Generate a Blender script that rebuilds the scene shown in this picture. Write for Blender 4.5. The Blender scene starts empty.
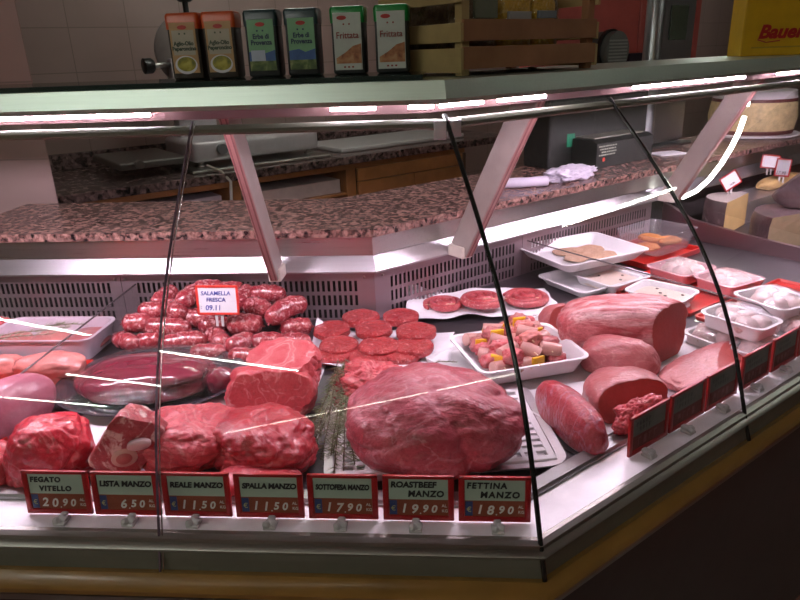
import bpy, bmesh, math, random
import numpy as np
from mathutils import Vector, Matrix, noise

PI = math.pi
SC = bpy.context.scene
COL = SC.collection
rnd = random.Random(7)

# ------------------------------------------------------------------ camera and measuring helpers
F, PITCH, ROLL, YAW, AL = 666.637, .3556, -.0354, .0822, .7139
CH = 1.55
cy_, sy_ = math.cos(YAW), math.sin(YAW)
FWD = np.array([-sy_*math.cos(PITCH), cy_*math.cos(PITCH), -math.sin(PITCH)])
RT0 = np.array([cy_, sy_, 0.]); UP0 = np.cross(RT0, FWD)
c_, s_ = math.cos(ROLL), math.sin(ROLL)
RT = c_*RT0 + s_*UP0; UP = -s_*RT0 + c_*UP0
O = np.array([0, 0, CH])

def ray(x, y): return FWD + RT*(x-400)/F - UP*(y-300)/F
def atz(x, y, z): d = ray(x, y); return O + d*(z-CH)/d[2]
def aty(x, y, Y): d = ray(x, y); return O + d*Y/d[1]
C0 = np.array([.1321, .8263])                      # front corner of the counter
D2 = np.array([math.cos(AL), math.sin(AL)]); NI = np.array([-math.sin(AL), math.cos(AL)])
KM = math.tan(AL/2)
def RS(s, n, z=0.): p = C0 + s*D2 + n*NI; return np.array([p[0], p[1], z])
def sn(P): v = np.asarray(P)[:2]-C0; return v@D2, v@NI
def atn(x, y, n):                                   # on the vertical plane n of the angled section -> (s, n, z)
    d = ray(x, y); q = C0+n*NI; t = (q@NI)/(d[:2]@NI); P = O+d*t
    return (P[:2]-C0)@D2, n, P[2]
def project(V):
    d = V - O; z = d@FWD
    return 400+F*(d@RT)/z, 300-F*(d@UP)/z

cam = bpy.data.cameras.new('camera'); co = bpy.data.objects.new('camera', cam); COL.objects.link(co)
cam.sensor_width = 36; cam.lens = F/800*36; cam.clip_start = .05; cam.clip_end = 60
m = Matrix(((RT[0], UP[0], -FWD[0], 0), (RT[1], UP[1], -FWD[1], 0), (RT[2], UP[2], -FWD[2], CH), (0, 0, 0, 1)))
co.matrix_world = m
SC.camera = co

# ------------------------------------------------------------------ materials
def new_mat(name):
    mt = bpy.data.materials.new(name); mt.use_nodes = True
    nt = mt.node_tree; nt.nodes.clear()
    out = nt.nodes.new('ShaderNodeOutputMaterial')
    return mt, nt, out
def N(nt, typ, **kw):
    n = nt.nodes.new(typ)
    for k, v in kw.items():
        if k.startswith('i_'):
            key = k[2:].replace('_', ' ')
            n.inputs[key].default_value = v
        else: setattr(n, k, v)
    return n
def c4(c): return (c[0], c[1], c[2], 1)
def coords(nt, scale=(1, 1, 1), rot=(0, 0, 0), kind='Object'):
    tc = N(nt, 'ShaderNodeTexCoord'); mp = N(nt, 'ShaderNodeMapping')
    mp.inputs['Scale'].default_value = scale; mp.inputs['Rotation'].default_value = rot
    nt.links.new(tc.outputs[kind], mp.inputs['Vector'])
    return mp.outputs['Vector']
def noise_n(nt, vec, scale, detail=4, rough=.6, dist=0.):
    n = N(nt, 'ShaderNodeTexNoise'); n.inputs['Scale'].default_value = scale
    n.inputs['Detail'].default_value = detail; n.inputs['Roughness'].default_value = rough
    n.inputs['Distortion'].default_value = dist
    nt.links.new(vec, n.inputs['Vector']); return n.outputs['Fac']
def ramp(nt, fac, stops):
    r = N(nt, 'ShaderNodeValToRGB'); e = r.color_ramp.elements
    while len(e) < len(stops): e.new(.5)
    for i, (p, c) in enumerate(stops):
        e[i].position = p; e[i].color = c4(c) if len(c) == 3 else c
    nt.links.new(fac, r.inputs['Fac']); return r.outputs['Color']
def mix(nt, fac, a, b):
    x = N(nt, 'ShaderNodeMix', data_type='RGBA')
    for sock, v in ((0, fac), (6, a), (7, b)):
        if isinstance(v, (float, int)): x.inputs[sock].default_value = v
        elif isinstance(v, tuple): x.inputs[sock].default_value = c4(v)
        else: nt.links.new(v, x.inputs[sock])
    return x.outputs[2]
def principled(nt, out, col, rough=.5, metal=0., spec=.5, coat=0., bump=None, bs=.3, bd=.002, rsock=None, sss=0., sssr=.006):
    p = N(nt, 'ShaderNodeBsdfPrincipled')
    if isinstance(col, tuple): p.inputs['Base Color'].default_value = c4(col)
    else: nt.links.new(col, p.inputs['Base Color'])
    p.inputs['Roughness'].default_value = rough; p.inputs['Metallic'].default_value = metal
    p.inputs['Specular IOR Level'].default_value = spec; p.inputs['Coat Weight'].default_value = coat
    p.inputs['Coat Roughness'].default_value = .12
    if rsock is not None: nt.links.new(rsock, p.inputs['Roughness'])
    if bump is not None:
        b = N(nt, 'ShaderNodeBump'); b.inputs['Strength'].default_value = bs; b.inputs['Distance'].default_value = bd
        nt.links.new(bump, b.inputs['Height']); nt.links.new(b.outputs['Normal'], p.inputs['Normal'])
        nt.links.new(b.outputs['Normal'], p.inputs['Coat Normal'])
    nt.links.new(p.outputs[0], out.inputs['Surface']); return p
def plain(name, col, rough=.5, metal=0., spec=.5, var=.08, coat=0., scale=20, bump=.0):
    mt, nt, out = new_mat(name)
    v = coords(nt); f = noise_n(nt, v, scale)
    a = tuple(max(0, x*(1-var)) for x in col); b = tuple(min(1, x*(1+var)) for x in col)
    principled(nt, out, ramp(nt, f, [(.3, a), (.7, b)]), rough, metal, spec, coat, f if bump else None, bump)
    return mt
def steel(name, col=(.62, .62, .6), rough=.28, streak=(2, 90, 90), var=.12):
    mt, nt, out = new_mat(name)
    v = coords(nt, streak); f = noise_n(nt, v, 3, 5, .7)
    a = tuple(x*(1-var) for x in col)
    r = N(nt, 'ShaderNodeMapRange'); r.inputs['To Min'].default_value = rough*.8; r.inputs['To Max'].default_value = rough*1.3
    nt.links.new(f, r.inputs['Value'])
    principled(nt, out, ramp(nt, f, [(.25, a), (.75, col)]), rough, 1., rsock=r.outputs[0])
    return mt
def emit(name, col, s):
    mt, nt, out = new_mat(name)
    e = N(nt, 'ShaderNodeEmission'); e.inputs['Color'].default_value = c4(col); e.inputs['Strength'].default_value = s
    nt.links.new(e.outputs[0], out.inputs['Surface']); return mt
def glassy(name, tint=(1, 1, 1), base=.035, grazing=.75, rough=0., body=0., bcol=(.9, .9, .9), wrinkle=0.):
    mt, nt, out = new_mat(name)
    t = N(nt, 'ShaderNodeBsdfTransparent'); t.inputs['Color'].default_value = c4(tint)
    g = N(nt, 'ShaderNodeBsdfGlossy'); g.inputs['Roughness'].default_value = rough
    lw = N(nt, 'ShaderNodeLayerWeight'); lw.inputs['Blend'].default_value = .5
    pw = N(nt, 'ShaderNodeMath', operation='POWER'); pw.inputs[1].default_value = 5
    nt.links.new(lw.outputs['Facing'], pw.inputs[0])
    ma = N(nt, 'ShaderNodeMath', operation='MULTIPLY_ADD'); ma.inputs[1].default_value = grazing; ma.inputs[2].default_value = base
    nt.links.new(pw.outputs[0], ma.inputs[0])
    src = t.outputs[0]
    if wrinkle:
        v = coords(nt); f = noise_n(nt, v, 28, 3, .6, 1.5)
        b = N(nt, 'ShaderNodeBump'); b.inputs['Strength'].default_value = wrinkle; b.inputs['Distance'].default_value = .006
        nt.links.new(f, b.inputs['Height']); nt.links.new(b.outputs[0], g.inputs['Normal'])
    if body:
        d = N(nt, 'ShaderNodeBsdfDiffuse'); d.inputs['Color'].default_value = c4(bcol)
        mm = N(nt, 'ShaderNodeMixShader'); mm.inputs[0].default_value = body
        nt.links.new(t.outputs[0], mm.inputs[1]); nt.links.new(d.outputs[0], mm.inputs[2]); src = mm.outputs[0]
    ms = N(nt, 'ShaderNodeMixShader'); nt.links.new(ma.outputs[0], ms.inputs[0])
    nt.links.new(src, ms.inputs[1]); nt.links.new(g.outputs[0], ms.inputs[2])
    nt.links.new(ms.outputs[0], out.inputs['Surface']); return mt

def granite(name, base=(.19, .095, .08), dark=(.012, .009, .011), light=(.42, .25, .21), rough=.22, k=1.):
    mt, nt, out = new_mat(name)
    v = coords(nt)
    n1 = noise_n(nt, v, 62*k, 3, .6); 
    vo = N(nt, 'ShaderNodeTexVoronoi'); vo.inputs['Scale'].default_value = 85*k; nt.links.new(v, vo.inputs['Vector'])
    a = ramp(nt, n1, [(.44, dark), (.50, base), (.58, light)])
    b = ramp(nt, vo.outputs['Color'], [(.12, dark), (.34, dark), (.40, base), (.62, base), (.70, light), (.95, light)])
    principled(nt, out, mix(nt, .5, a, b), rough, 0, .5)
    return mt

def meat(name, lean, lean2, fat=(.78, .52, .47), amt=.5, scale=18, stretch=(1, 1, 1), rough=.34, coat=.45, soft=.08, dist=1.2, bs=.55, rot=(0, 0, 0), bf=70, vein=.0, vscale=None, grain=.5):
    """amt = share of the surface that is fat; streaks follow 'stretch'; vein = strength of thin pale seams"""
    mt, nt, out = new_mat(name)
    v = coords(nt, stretch, rot); v1 = coords(nt)
    f = noise_n(nt, v, scale, 5, .62, dist)
    l = noise_n(nt, v1, scale*.45, 3, .5, .8)
    fine = noise_n(nt, v, bf*2.4, 3, .6)
    base = ramp(nt, l, [(.34, lean), (.64, lean2)])
    thr = .72-.42*amt
    msk = ramp(nt, f, [(thr, (0, 0, 0)), (thr+soft, (1, 1, 1))])
    c = mix(nt, msk, base, fat)
    if vein:
        vn = noise_n(nt, v, vscale or scale*.9, 4, .5, 1.5)
        c = mix(nt, ramp(nt, vn, [(.470, (0, 0, 0)), (.497, (vein,)*3), (.503, (vein,)*3), (.530, (0, 0, 0))]), c, fat)
    d = tuple(x*.55 for x in lean)
    c = mix(nt, ramp(nt, fine, [(.32, (grain,)*3), (.5, (0, 0, 0))]), c, d)
    c = mix(nt, ramp(nt, fine, [(.60, (0, 0, 0)), (.74, (grain*.6,)*3)]), c, fat)
    h1 = noise_n(nt, v, bf, 4, .65); h2 = noise_n(nt, v1, bf*.28, 3, .55, .6)
    ad = N(nt, 'ShaderNodeMath', operation='MULTIPLY_ADD'); ad.inputs[1].default_value = 2.2
    nt.links.new(h2, ad.inputs[0]); nt.links.new(h1, ad.inputs[2])
    p = principled(nt, out, c, rough, 0, .5, coat, ad.outputs[0], bs, .006)
    return mt

LIN = lambda h: tuple(((x/255)/12.92 if x/255 <= .04045 else ((x/255+.055)/1.055)**2.4) for x in h)

M = {}
M['steel'] = steel('brushed steel')
M['steel_dark'] = steel('dull dark steel', (.34, .34, .33), .34)
M['steel_satin'] = steel('satin steel', (.66, .62, .64), .42)
M['steel_panel'] = steel('punched back panel steel', (.46, .36, .39), .5)
M['deck'] = steel('deck steel', (.17, .155, .17), .42)
M['lip'] = plain('white front ledge', (.93, .90, .93), .3)
M['bumper'] = plain('wood brown bumper', (.28, .15, .035), .3, 0, .5, .25, .2, 6)
M['kick'] = plain('dark front panel', (.055, .05, .05), .45)
M['greyband'] = plain('grey green band', (.15, .155, .12), .35, 0, .6)
M['arm'] = plain('beige lacquered arm', (.36, .31, .28), .34, .25)
M['arm_line'] = plain('brown arm groove', (.16, .055, .05), .4)
M['arm_line2'] = plain('rose arm strip', (.34, .17, .16), .4)
M['armfoot'] = plain('cream plastic arm foot', (.72, .66, .58), .4)
M['seal'] = plain('black glass seal', (.012, .014, .013), .18)
M['chrome'] = steel('chrome clip', (.85, .85, .85), .12)
M['glass'] = glassy('curved front glass', (.985, .99, .985), .03, .8)
M['acryl'] = glassy('clear acrylic divider', (.97, .975, .97), .04, .8)
M['acryl_edge'] = glassy('acrylic edge', (.55, .5, .52), .1, .6, .1, .35, (.35, .3, .32))
M['film'] = glassy('cling film', (.98, .98, .98), .09, .9, .07, .10, (.9, .87, .9), 1.)
M['clearbox'] = glassy('clear plastic box', (.95, .95, .95), .06, .8, .06, .10, (.85, .8, .85))
M['granite'] = granite('brown granite')
M['granite_dark'] = granite('dark back granite', (.13, .085, .08), (.012, .01, .012), (.34, .23, .22), .2, .55)
M['foam'] = plain('white foam tray', (.82, .79, .82), .38, 0, .5, .03)
M['pinkfoam'] = plain('pink foam tray', (.72, .36, .40), .4, 0, .5, .04)
M['melamine'] = plain('white plastic board', (.78, .76, .78), .3, 0, .5, .03)
M['redtray'] = plain('red plastic tray', (.55, .025, .02), .3)
M['blacktray'] = plain('black plastic platter', (.045, .04, .05), .16, 0, .8, .08, .5)
M['red'] = plain('red price frame', (.36, .008, .010), .33, 0, .5, .06)
M['red2'] = plain('bright red card frame', (.72, .05, .035), .35)
M['card_green'] = plain('pale green card', (.40, .50, .40), .5, 0, .3, .04)
M['card_white'] = plain('white card', (.80, .80, .84), .5, 0, .3, .03)
M['card_grey'] = plain('grey card', (.17, .17, .15), .5, 0, .3, .15)
M['strip'] = plain('rust price strip', (.27, .07, .035), .5, 0, .3, .15)
M['strip_dark'] = plain('dark red price strip', (.16, .025, .02), .5, 0, .3, .2)
M['euro'] = plain('blue euro patch', (.035, .06, .19), .4)
M['ink'] = plain('black marker ink', (.01, .01, .012), .5)
M['ink_blue'] = plain('blue pen ink', (.03, .05, .35), .5)
M['digit'] = plain('white digits', (.72, .72, .66), .5)
M['gold'] = plain('yellow marks', (.5, .5, .18), .5)
M['clip'] = plain('milky plastic clip', (.62, .60, .60), .25, 0, .6, .1)
M['wood'] = plain('orange wood', (.33, .14, .045), .42, 0, .4, .25, .1, 7)
M['crate'] = plain('pine crate slats', (.28, .13, .06), .6, 0, .3, .2, 0, 9)
M['crate_end'] = plain('pine crate end', (.38, .28, .12), .6, 0, .3, .2, 0, 9)
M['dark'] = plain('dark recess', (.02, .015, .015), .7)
M['black'] = plain('black plastic', (.014, .014, .014), .35)
M['machine_red'] = plain('red painted machine', (.42, .085, .07), .4)
M['machine_grey'] = steel('grey machine steel', (.34, .35, .36), .3, (90, 90, 2))
M['paper'] = plain('white paper', (.80, .78, .82), .6, 0, .3, .03, 0, 12, .2)
M['led'] = emit('cold pink light tube', (1, .81, .98), 365)
M['reflection_glow'] = emit('white reflection glow', (1, .97, .92), 9)  # glow of the reflection by the cheese section, no lamp there
M['ceil_lamp_dim'] = emit('warm dim ceiling tube', (1, .97, .80), 15)
M['ceil_lamp'] = emit('ceiling tube', (.97, 1, .90), 46)
M['porcelain'] = plain('white enamel', (.74, .72, .74), .3)
M['leaf'] = plain('rosemary needles', (.33, .40, .23), .5, 0, .4, .35, 0, 60)
M['leaf_pale'] = plain('pale rosemary needles', (.60, .65, .50), .5, 0, .4, .3, 0, 60)
M['stem'] = plain('brown rosemary stem', (.12, .075, .04), .6)
M['pepper'] = plain('yellow pepper', (.82, .46, .02), .3, 0, .5, .12, .3)
M['wurst'] = plain('pink wurstel', (.50, .25, .22), .36, 0, .5, .06, .15)
M['wurst_cut'] = plain('wurstel cut face', (.58, .33, .29), .45, 0, .4, .04)
M['stick'] = plain('wooden stick', (.62, .47, .30), .6)

def tile_mat(name, a, b, mortar, w=.34, h=.25, rot=(0, 0, 0)):
    mt, nt, out = new_mat(name)
    v = coords(nt)
    sep = N(nt, 'ShaderNodeSeparateXYZ'); nt.links.new(v, sep.inputs[0])
    cb = N(nt, 'ShaderNodeCombineXYZ'); nt.links.new(sep.outputs[0], cb.inputs[0]); nt.links.new(sep.outputs[2], cb.inputs[1])
    br = N(nt, 'ShaderNodeTexBrick'); br.offset = 0.; br.squash = 1
    br.inputs['Color1'].default_value = c4(a); br.inputs['Color2'].default_value = c4(b); br.inputs['Mortar'].default_value = c4(mortar)
    br.inputs['Scale'].default_value = 1; br.inputs['Mortar Size'].default_value = .003; br.inputs['Brick Width'].default_value = w; br.inputs['Row Height'].default_value = h
    nt.links.new(cb.outputs[0], br.inputs['Vector'])
    f = noise_n(nt, v, 3, 3)
    c = mix(nt, ramp(nt, f, [(.3, (0, 0, 0)), (.7, (.25, .25, .25))]), br.outputs['Color'], tuple(x*.7 for x in a))
    principled(nt, out, c, .28, 0, .5); return mt
M['tile'] = tile_mat('cream wall tiles', (.40, .29, .265), (.37, .27, .245), (.24, .18, .165))

def floor_mat():
    mt, nt, out = new_mat('brown terrazzo floor')
    v = coords(nt)
    vo = N(nt, 'ShaderNodeTexVoronoi'); vo.inputs['Scale'].default_value = 22; nt.links.new(v, vo.inputs['Vector'])
    n1 = noise_n(nt, v, 9, 5, .7); n2 = noise_n(nt, v, 40, 2)
    a = ramp(nt, n1, [(.35, (.12, .035, .03)), (.55, (.38, .16, .13)), (.7, (.55, .36, .28))])
    b = ramp(nt, vo.outputs['Color'], [(.2, (.06, .03, .03)), (.5, (.26, .10, .07)), (.9, (.42, .28, .20))])
    principled(nt, out, mix(nt, .45, a, b), .2, 0, .5); return mt
M['floor'] = floor_mat()

# ------------------------------------------------------------------ object helpers
def link_mesh(name, V, Fc, mats, parent=None, mi=None, smooth=False, loc=None, rz=0.):
    me = bpy.data.meshes.new(name)
    me.from_pydata([tuple(map(float, v)) for v in V], [], [tuple(int(i) for i in f) for f in Fc])
    if not isinstance(mats, (list, tuple)): mats = [mats]
    for x in mats: me.materials.append(x)
    if mi is not None: me.polygons.foreach_set('material_index', list(map(int, mi)))
    if smooth is True: me.polygons.foreach_set('use_smooth', [True]*len(me.polygons))
    elif smooth: me.polygons.foreach_set('use_smooth', [True]*len(me.polygons)); me.set_sharp_from_angle(angle=smooth)
    me.update()
    o = bpy.data.objects.new(name, me); COL.objects.link(o)
    if parent is not None: o.parent = parent
    if loc is not None: o.location = loc
    if rz: o.rotation_euler[2] = rz
    return o
def tag(o, label, cat, group=None):
    o['label'] = label; o['category'] = cat
    if group: o['group'] = group
    return o
def thing(name, label, cat, loc=(0, 0, 0), rz=0., group=None):
    o = bpy.data.objects.new(name, None); COL.objects.link(o)
    o.empty_display_size = .05
    o.location = loc; o.rotation_euler = (0, 0, rz)
    return tag(o, label, cat, group)
def dup(o, parent=None):
    c = o.copy(); COL.objects.link(c)
    if parent is not None: c.parent = parent
    for ch in o.children: dup(ch, c)
    return c
class MB:
    """collects shapes of ONE part"""
    def __init__(s): s.V = []; s.F = []; s.M = []
    def add(s, V, Fc, mi=0):
        b = len(s.V); s.V += [tuple(v) for v in V]; s.F += [tuple(i+b for i in f) for f in Fc]
        s.M += (list(mi) if hasattr(mi, '__len__') else [mi]*len(Fc)); return s
    def box(s, x0, x1, y0, y1, z0, z1, mi=0):
        V = [(x, y, z) for x in (x0, x1) for y in (y0, y1) for z in (z0, z1)]
        return s.add(V, [(0, 1, 3, 2), (4, 6, 7, 5), (0, 4, 5, 1), (2, 3, 7, 6), (0, 2, 6, 4), (1, 5, 7, 3)], mi)
    def bbox(s, x0, x1, y0, y1, z0, z1, r=.002, mi=0, seg=2):
        bm = bmesh.new(); bmesh.ops.create_cube(bm, size=1)
        for v in bm.verts: v.co = Vector(((x0+x1)/2+v.co.x*(x1-x0), (y0+y1)/2+v.co.y*(y1-y0), (z0+z1)/2+v.co.z*(z1-z0)))
        bmesh.ops.bevel(bm, geom=bm.edges[:], offset=r, segments=seg, affect='EDGES', profile=.5)
        bm.verts.index_update()
        s.add([tuple(v.co) for v in bm.verts], [[v.index for v in f.verts] for f in bm.faces], mi); bm.free(); return s
    def prism(s, prof, a, b, axis='x', mi=0):
        """closed profile of (u, v); swept from a to b along x (u=y, v=z)"""
        n = len(prof)
        V = [(a if not callable(a) else a(u, v), u, v) for u, v in prof]+[(b if not callable(b) else b(u, v), u, v) for u, v in prof]
        Fc = [(i, (i+1) % n, n+(i+1) % n, n+i) for i in range(n)]+[tuple(range(n))[::-1], tuple(range(n, 2*n))]
        return s.add(V, Fc, mi)
    def tube(s, path, r, seg=12, cap='flat', mi=0, squash=1.):
        P = [Vector(p) for p in path]; n = len(P)
        R = list(r) if hasattr(r, '__len__') else [r]*n
        T = [(P[min(i+1, n-1)]-P[max(i-1, 0)]).normalized() for i in range(n)]
        u = T[0].orthogonal().normalized(); V = []
        if abs(T[0].z) < .9: u = Vector((0, 0, 1)).cross(T[0]).normalized()
        for i in range(n):
            u = (u-T[i]*u.dot(T[i])).normalized(); w = T[i].cross(u)
            for k in range(seg):
                a = 2*PI*k/seg; V.append(P[i]+(u*math.cos(a)+w*math.sin(a)*squash)*R[i])
        Fc = [(i*seg+k, i*seg+(k+1) % seg, (i+1)*seg+(k+1) % seg, (i+1)*seg+k) for i in range(n-1) for k in range(seg)]
        Fc += [tuple(range(seg))[::-1], tuple((n-1)*seg+k for k in range(seg))]
        return s.add([tuple(v) for v in V], Fc, mi)
    def lathe(s, prof, c=(0, 0, 0), seg=32, mi=0, sx=1., sy=1.):
        V = []; n = len(prof)
        for r, z in prof:
            for k in range(seg):
                a = 2*PI*k/seg; V.append((c[0]+r*math.cos(a)*sx, c[1]+r*math.sin(a)*sy, c[2]+z))
        Fc = [(i*seg+k, i*seg+(k+1) % seg, (i+1)*seg+(k+1) % seg, (i+1)*seg+k) for i in range(n-1) for k in range(seg)]
        Fc += [tuple(range(seg))[::-1], tuple((n-1)*seg+k for k in range(seg))]
        return s.add(V, Fc, mi)
    def rings(s, rings, mi=0, cap0=True, cap1=False):
        """loft through equal-length loops"""
        k = len(rings[0]); V = [p for r in rings for p in r]
        Fc = [(i*k+j, i*k+(j+1) % k, (i+1)*k+(j+1) % k, (i+1)*k+j) for i in range(len(rings)-1) for j in range(k)]
        if cap0: Fc.append(tuple(range(k))[::-1])
        if cap1: Fc.append(tuple((len(rings)-1)*k+j for j in range(k)))
        return s.add(V, Fc, mi)
    def xf(s, f): s.V = [tuple(f(v)) for v in s.V]; return s
    def build(s, name, mats, parent=None, smooth=False, loc=None, rz=0.):
        return link_mesh(name, s.V, s.F, mats, parent, s.M, smooth, loc, rz)

def rrect(l, w, r, z, seg=5):
    pts = []
    for cx, cy, a0 in ((l/2-r, w/2-r, 0), (-l/2+r, w/2-r, 90), (-l/2+r, -w/2+r, 180), (l/2-r, -w/2+r, 270)):
        for i in range(seg+1):
            a = math.radians(a0+90*i/seg); pts.append((cx+r*math.cos(a), cy+r*math.sin(a), z))
    return pts

def rect_from(px, z):
    """centre, length, width, turn of a rectangle from its rim corners A left, B front, C right, D back, at height z"""
    A, B, C, D = [atz(x, y, z) for x, y in px]
    c = (A+B+C+D)/4
    u = ((B-A)+(C-D))/2; v = ((D-A)+(C-B))/2
    return c, np.linalg.norm(u[:2]), np.linalg.norm(v[:2]), math.atan2(u[1], u[0])

# ---- organic shapes
def ico(sub):
    bm = bmesh.new(); bmesh.ops.create_icosphere(bm, subdivisions=sub, radius=1)
    bm.verts.index_update()
    V = np.array([v.co[:] for v in bm.verts]); Fc = [[v.index for v in f.verts] for f in bm.faces]; bm.free()
    return V, Fc
ICO = {k: ico(k) for k in (3, 4, 5)}
ICO[6] = ico(6)
def nz(P, s, seed, oct=3):
    o = Vector((seed*7.13, seed*3.7, seed*1.9)); r = np.empty(len(P))
    for i, p in enumerate(P): r[i] = noise.fractal(Vector(p)*s+o, 1.0, 2.0, oct)
    return r
def lump(dims, seed, amp=.12, fs=1.3, p=2.4, sub=5, flat=.55, cuts=(), bumps=(), amp2=.02, creases=(), fold=0., ff=1.6):
    """a piece of meat: superellipsoid, flat underside, noise, flat cut faces; returns V, F, face material index"""
    V0, Fc = ICO[sub]
    V = V0/(np.sum(np.abs(V0)**p, axis=1)**(1/p))[:, None]
    d = nz(V0, fs, seed, 2)*amp+nz(V0, fs*4.5, seed+3, 3)*amp2
    if fold:
        q = np.abs(nz(V0, ff, seed+11, 2)); d -= fold*np.exp(-(q/.07)**2)*.9; q = np.abs(nz(V0, ff*2.3, seed+17, 2)); d -= fold*.45*np.exp(-(q/.08)**2)
    for dr, a, w in bumps:
        dr = np.array(dr)/np.linalg.norm(dr); d += a*np.exp(-(1-V0@dr)/w)
    for dr, a, w in creases:              # a valley along the plane with normal dr
        dr = np.array(dr, float); k = np.linalg.norm(dr[:3]); d -= a*np.exp(-((V0@(dr[:3]/k)-dr[3])/w)**2)
    V = V*(1+d)[:, None]
    V[:, 2] = np.where(V[:, 2] < -flat, -flat-(-flat-V[:, 2])*.04, V[:, 2])
    cutmask = np.zeros(len(V), int)
    for q, (nn, dd) in enumerate(cuts):
        nn = np.array(nn, float); nn /= np.linalg.norm(nn); h = V@nn-dd; k = h > 0
        V[k] -= nn*(h[k]*.985)[:, None]; cutmask[k] = q+1
    V = V*np.array(dims)/2
    V[:, 2] -= V[:, 2].min()
    mi = [1 if min(cutmask[i] for i in f) > 0 and len(cuts) else 0 for f in Fc]
    return V, Fc, mi
def fit(V, box, z0, rz=0., depth=None, it=14):
    """size and place a shape standing at height z0 so that it fills the given part of the view; returns V, loc"""
    x0, y0, x1, y1 = box
    c, s = math.cos(rz), math.sin(rz); R = np.array([[c, -s, 0], [s, c, 0], [0, 0, 1]])
    g = atz((x0+x1)/2, y1-4, z0)
    w = np.ptp((V@R.T)[:, 0]); sc = (x1-x0)/F*np.linalg.norm(g-O)/w
    p = np.array([g[0], g[1]+np.ptp((V@R.T)[:, 1])*sc/2, sc, sc])
    def bb(p):
        W = (V*np.array([p[2], p[2], p[3]]))@R.T+np.array([p[0], p[1], z0]); x, y = project(W)
        return np.array([x.min(), y.min(), x.max(), y.max()])
    T = np.array(box, float)
    for _ in range(it):
        r = bb(p)-T
        if np.abs(r).max() < .3: break
        J = np.zeros((4, 4))
        for i in range(4):
            h = 1e-4; q = p.copy(); q[i] += h; J[:, i] = (bb(q)-bb(p))/h
        try: dp = np.linalg.solve(J.T@J+1e-3*np.eye(4)*np.trace(J.T@J)/4*.001, -J.T@r)
        except Exception: break
        dp = np.clip(dp, -.15, .15); p = p+dp
        p[2] = max(p[2], .2*sc); p[3] = min(max(p[3], .25*p[2]), 2.2*p[2])
    return V*np.array([p[2], p[2], p[3]]), (p[0], p[1], z0)
FITLOG = []
def place(name, label, cat, geo, mats, box, z0, rz=0., group=None, smooth=True):
    V, Fc, mi = geo
    W, loc = fit(V, box, z0, rz)
    FITLOG.append((name, np.round(np.ptp(W, axis=0), 3), np.round(loc, 3)))
    o = link_mesh(name, W, Fc, mats, None, mi if len(mats) > 1 else None, smooth, loc, rz)
    return tag(o, label, cat, group)

# ------------------------------------------------------------------ text
def text_part(name, body, size, mat, parent, loc, rot=(PI/2, 0, 0), align='LEFT', shear=0., space=1., ext=.0003, bold=0., sx=1.):
    cu = bpy.data.curves.new(name, 'FONT'); cu.body = body; cu.size = size; cu.extrude = ext; cu.align_x = align
    cu.shear = shear; cu.space_character = space; cu.offset = bold; cu.resolution_u = 3
    ob = bpy.data.objects.new(name, cu); COL.objects.link(ob)
    dg = bpy.context.evaluated_depsgraph_get(); me = bpy.data.meshes.new_from_object(ob.evaluated_get(dg))
    COL.objects.unlink(ob); bpy.data.objects.remove(ob)
    me.materials.clear(); me.materials.append(mat)
    o = bpy.data.objects.new(name, me); COL.objects.link(o)
    o.parent = parent; o.location = loc; o.rotation_euler = rot; o.scale = (sx, 1, 1)
    return o


# ================================================================== the room
def struct(o): o['kind'] = 'structure'; return o
XL, XR, YF, YB, HC = -5.6, 7.0, -10.5, 14.0, 2.85
struct(MB().box(XL, XR, YF, YB, -.05, 0).build('floor', M['floor']))
M['ceiling'] = plain('ceiling paint', (.62, .62, .56), .8)
M['wallpaint'] = plain('dim shop wall', (.34, .30, .26), .7)
struct(MB().box(XL, XR, YF, YB, HC, HC+.05).build('ceiling', M['ceiling']))
struct(MB().box(XL-.1, XL, YF, YB, 0, HC).build('wall_left', M['wallpaint']))
struct(MB().box(XR, XR+.1, YF, YB, 0, HC).build('wall_right', M['wallpaint']))
struct(MB().box(XL, XR, YF-.1, YF, 0, HC).build('wall_front', M['wallpaint']))
NW = 4.0
struct(MB().box(-5, 13.0, 0, .12, 0, HC).build('wall_back', M['tile'], loc=RS(0, NW), rz=AL))
# tiled wall end behind the left of the counter
mb = MB(); mb.add([(x, y, z) for z in (0, HC) for x, y in ((-2.9, 0), (0, 0), (-.10, .15), (-2.9, .15))], [(3, 2, 1, 0), (4, 5, 6, 7), (0, 1, 5, 4), (1, 2, 6, 5), (2, 3, 7, 6), (3, 0, 4, 7)])
struct(mb.build('trim_1', M['tile'], loc=(-1.36, 2.20, 0)))
# ceiling lamps: fittings with a bare tube (mirror images of most cross the front glass)
def ceiling_lamp(a, b, label, mt=None, r=.014):
    a = Vector(a); b = Vector(b); L = (b-a).length; c = (a+b)/2; rz = math.atan2(b.y-a.y, b.x-a.x)
    t = thing('ceiling_lamp', label, 'lamp', (c.x, c.y, HC), rz, 'tube lamps on the shop ceiling')
    MB().bbox(-L/2-.02, L/2+.02, -.05, .05, -.03, -.0005, .006).build('housing', M['melamine'], t)
    for s in (-1, 1): MB().bbox(s*L/2-.012, s*L/2+.012, -.02, .02, -.066, -.0305, .004).build('lamp_holder', M['melamine'], t)
    MB().tube([(-L/2+.0125, 0, -.05), (L/2-.0125, 0, -.05)], r, 10).build('lamp_tube', mt or M['ceil_lamp'], t, True)
LZ = HC-.05
ceiling_lamp((-2.50, -.50, 0), (-2.00, -.98, 0), 'short ceiling tube lamp over the left of the shop, nearest the counter')
ceiling_lamp((-1.76, -1.38, 0), (-1.03, -2.08, 0), 'ceiling tube lamp in front of the counter, second in its slanting row')
ceiling_lamp((-2.76, -2.20, 0), (-2.27, -2.80, 0), 'ceiling tube lamp of the middle slanting row')
ceiling_lamp((-4.15, -3.50, 0), (-3.48, -4.33, 0), 'ceiling tube lamp in the far left of the shop')
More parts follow.
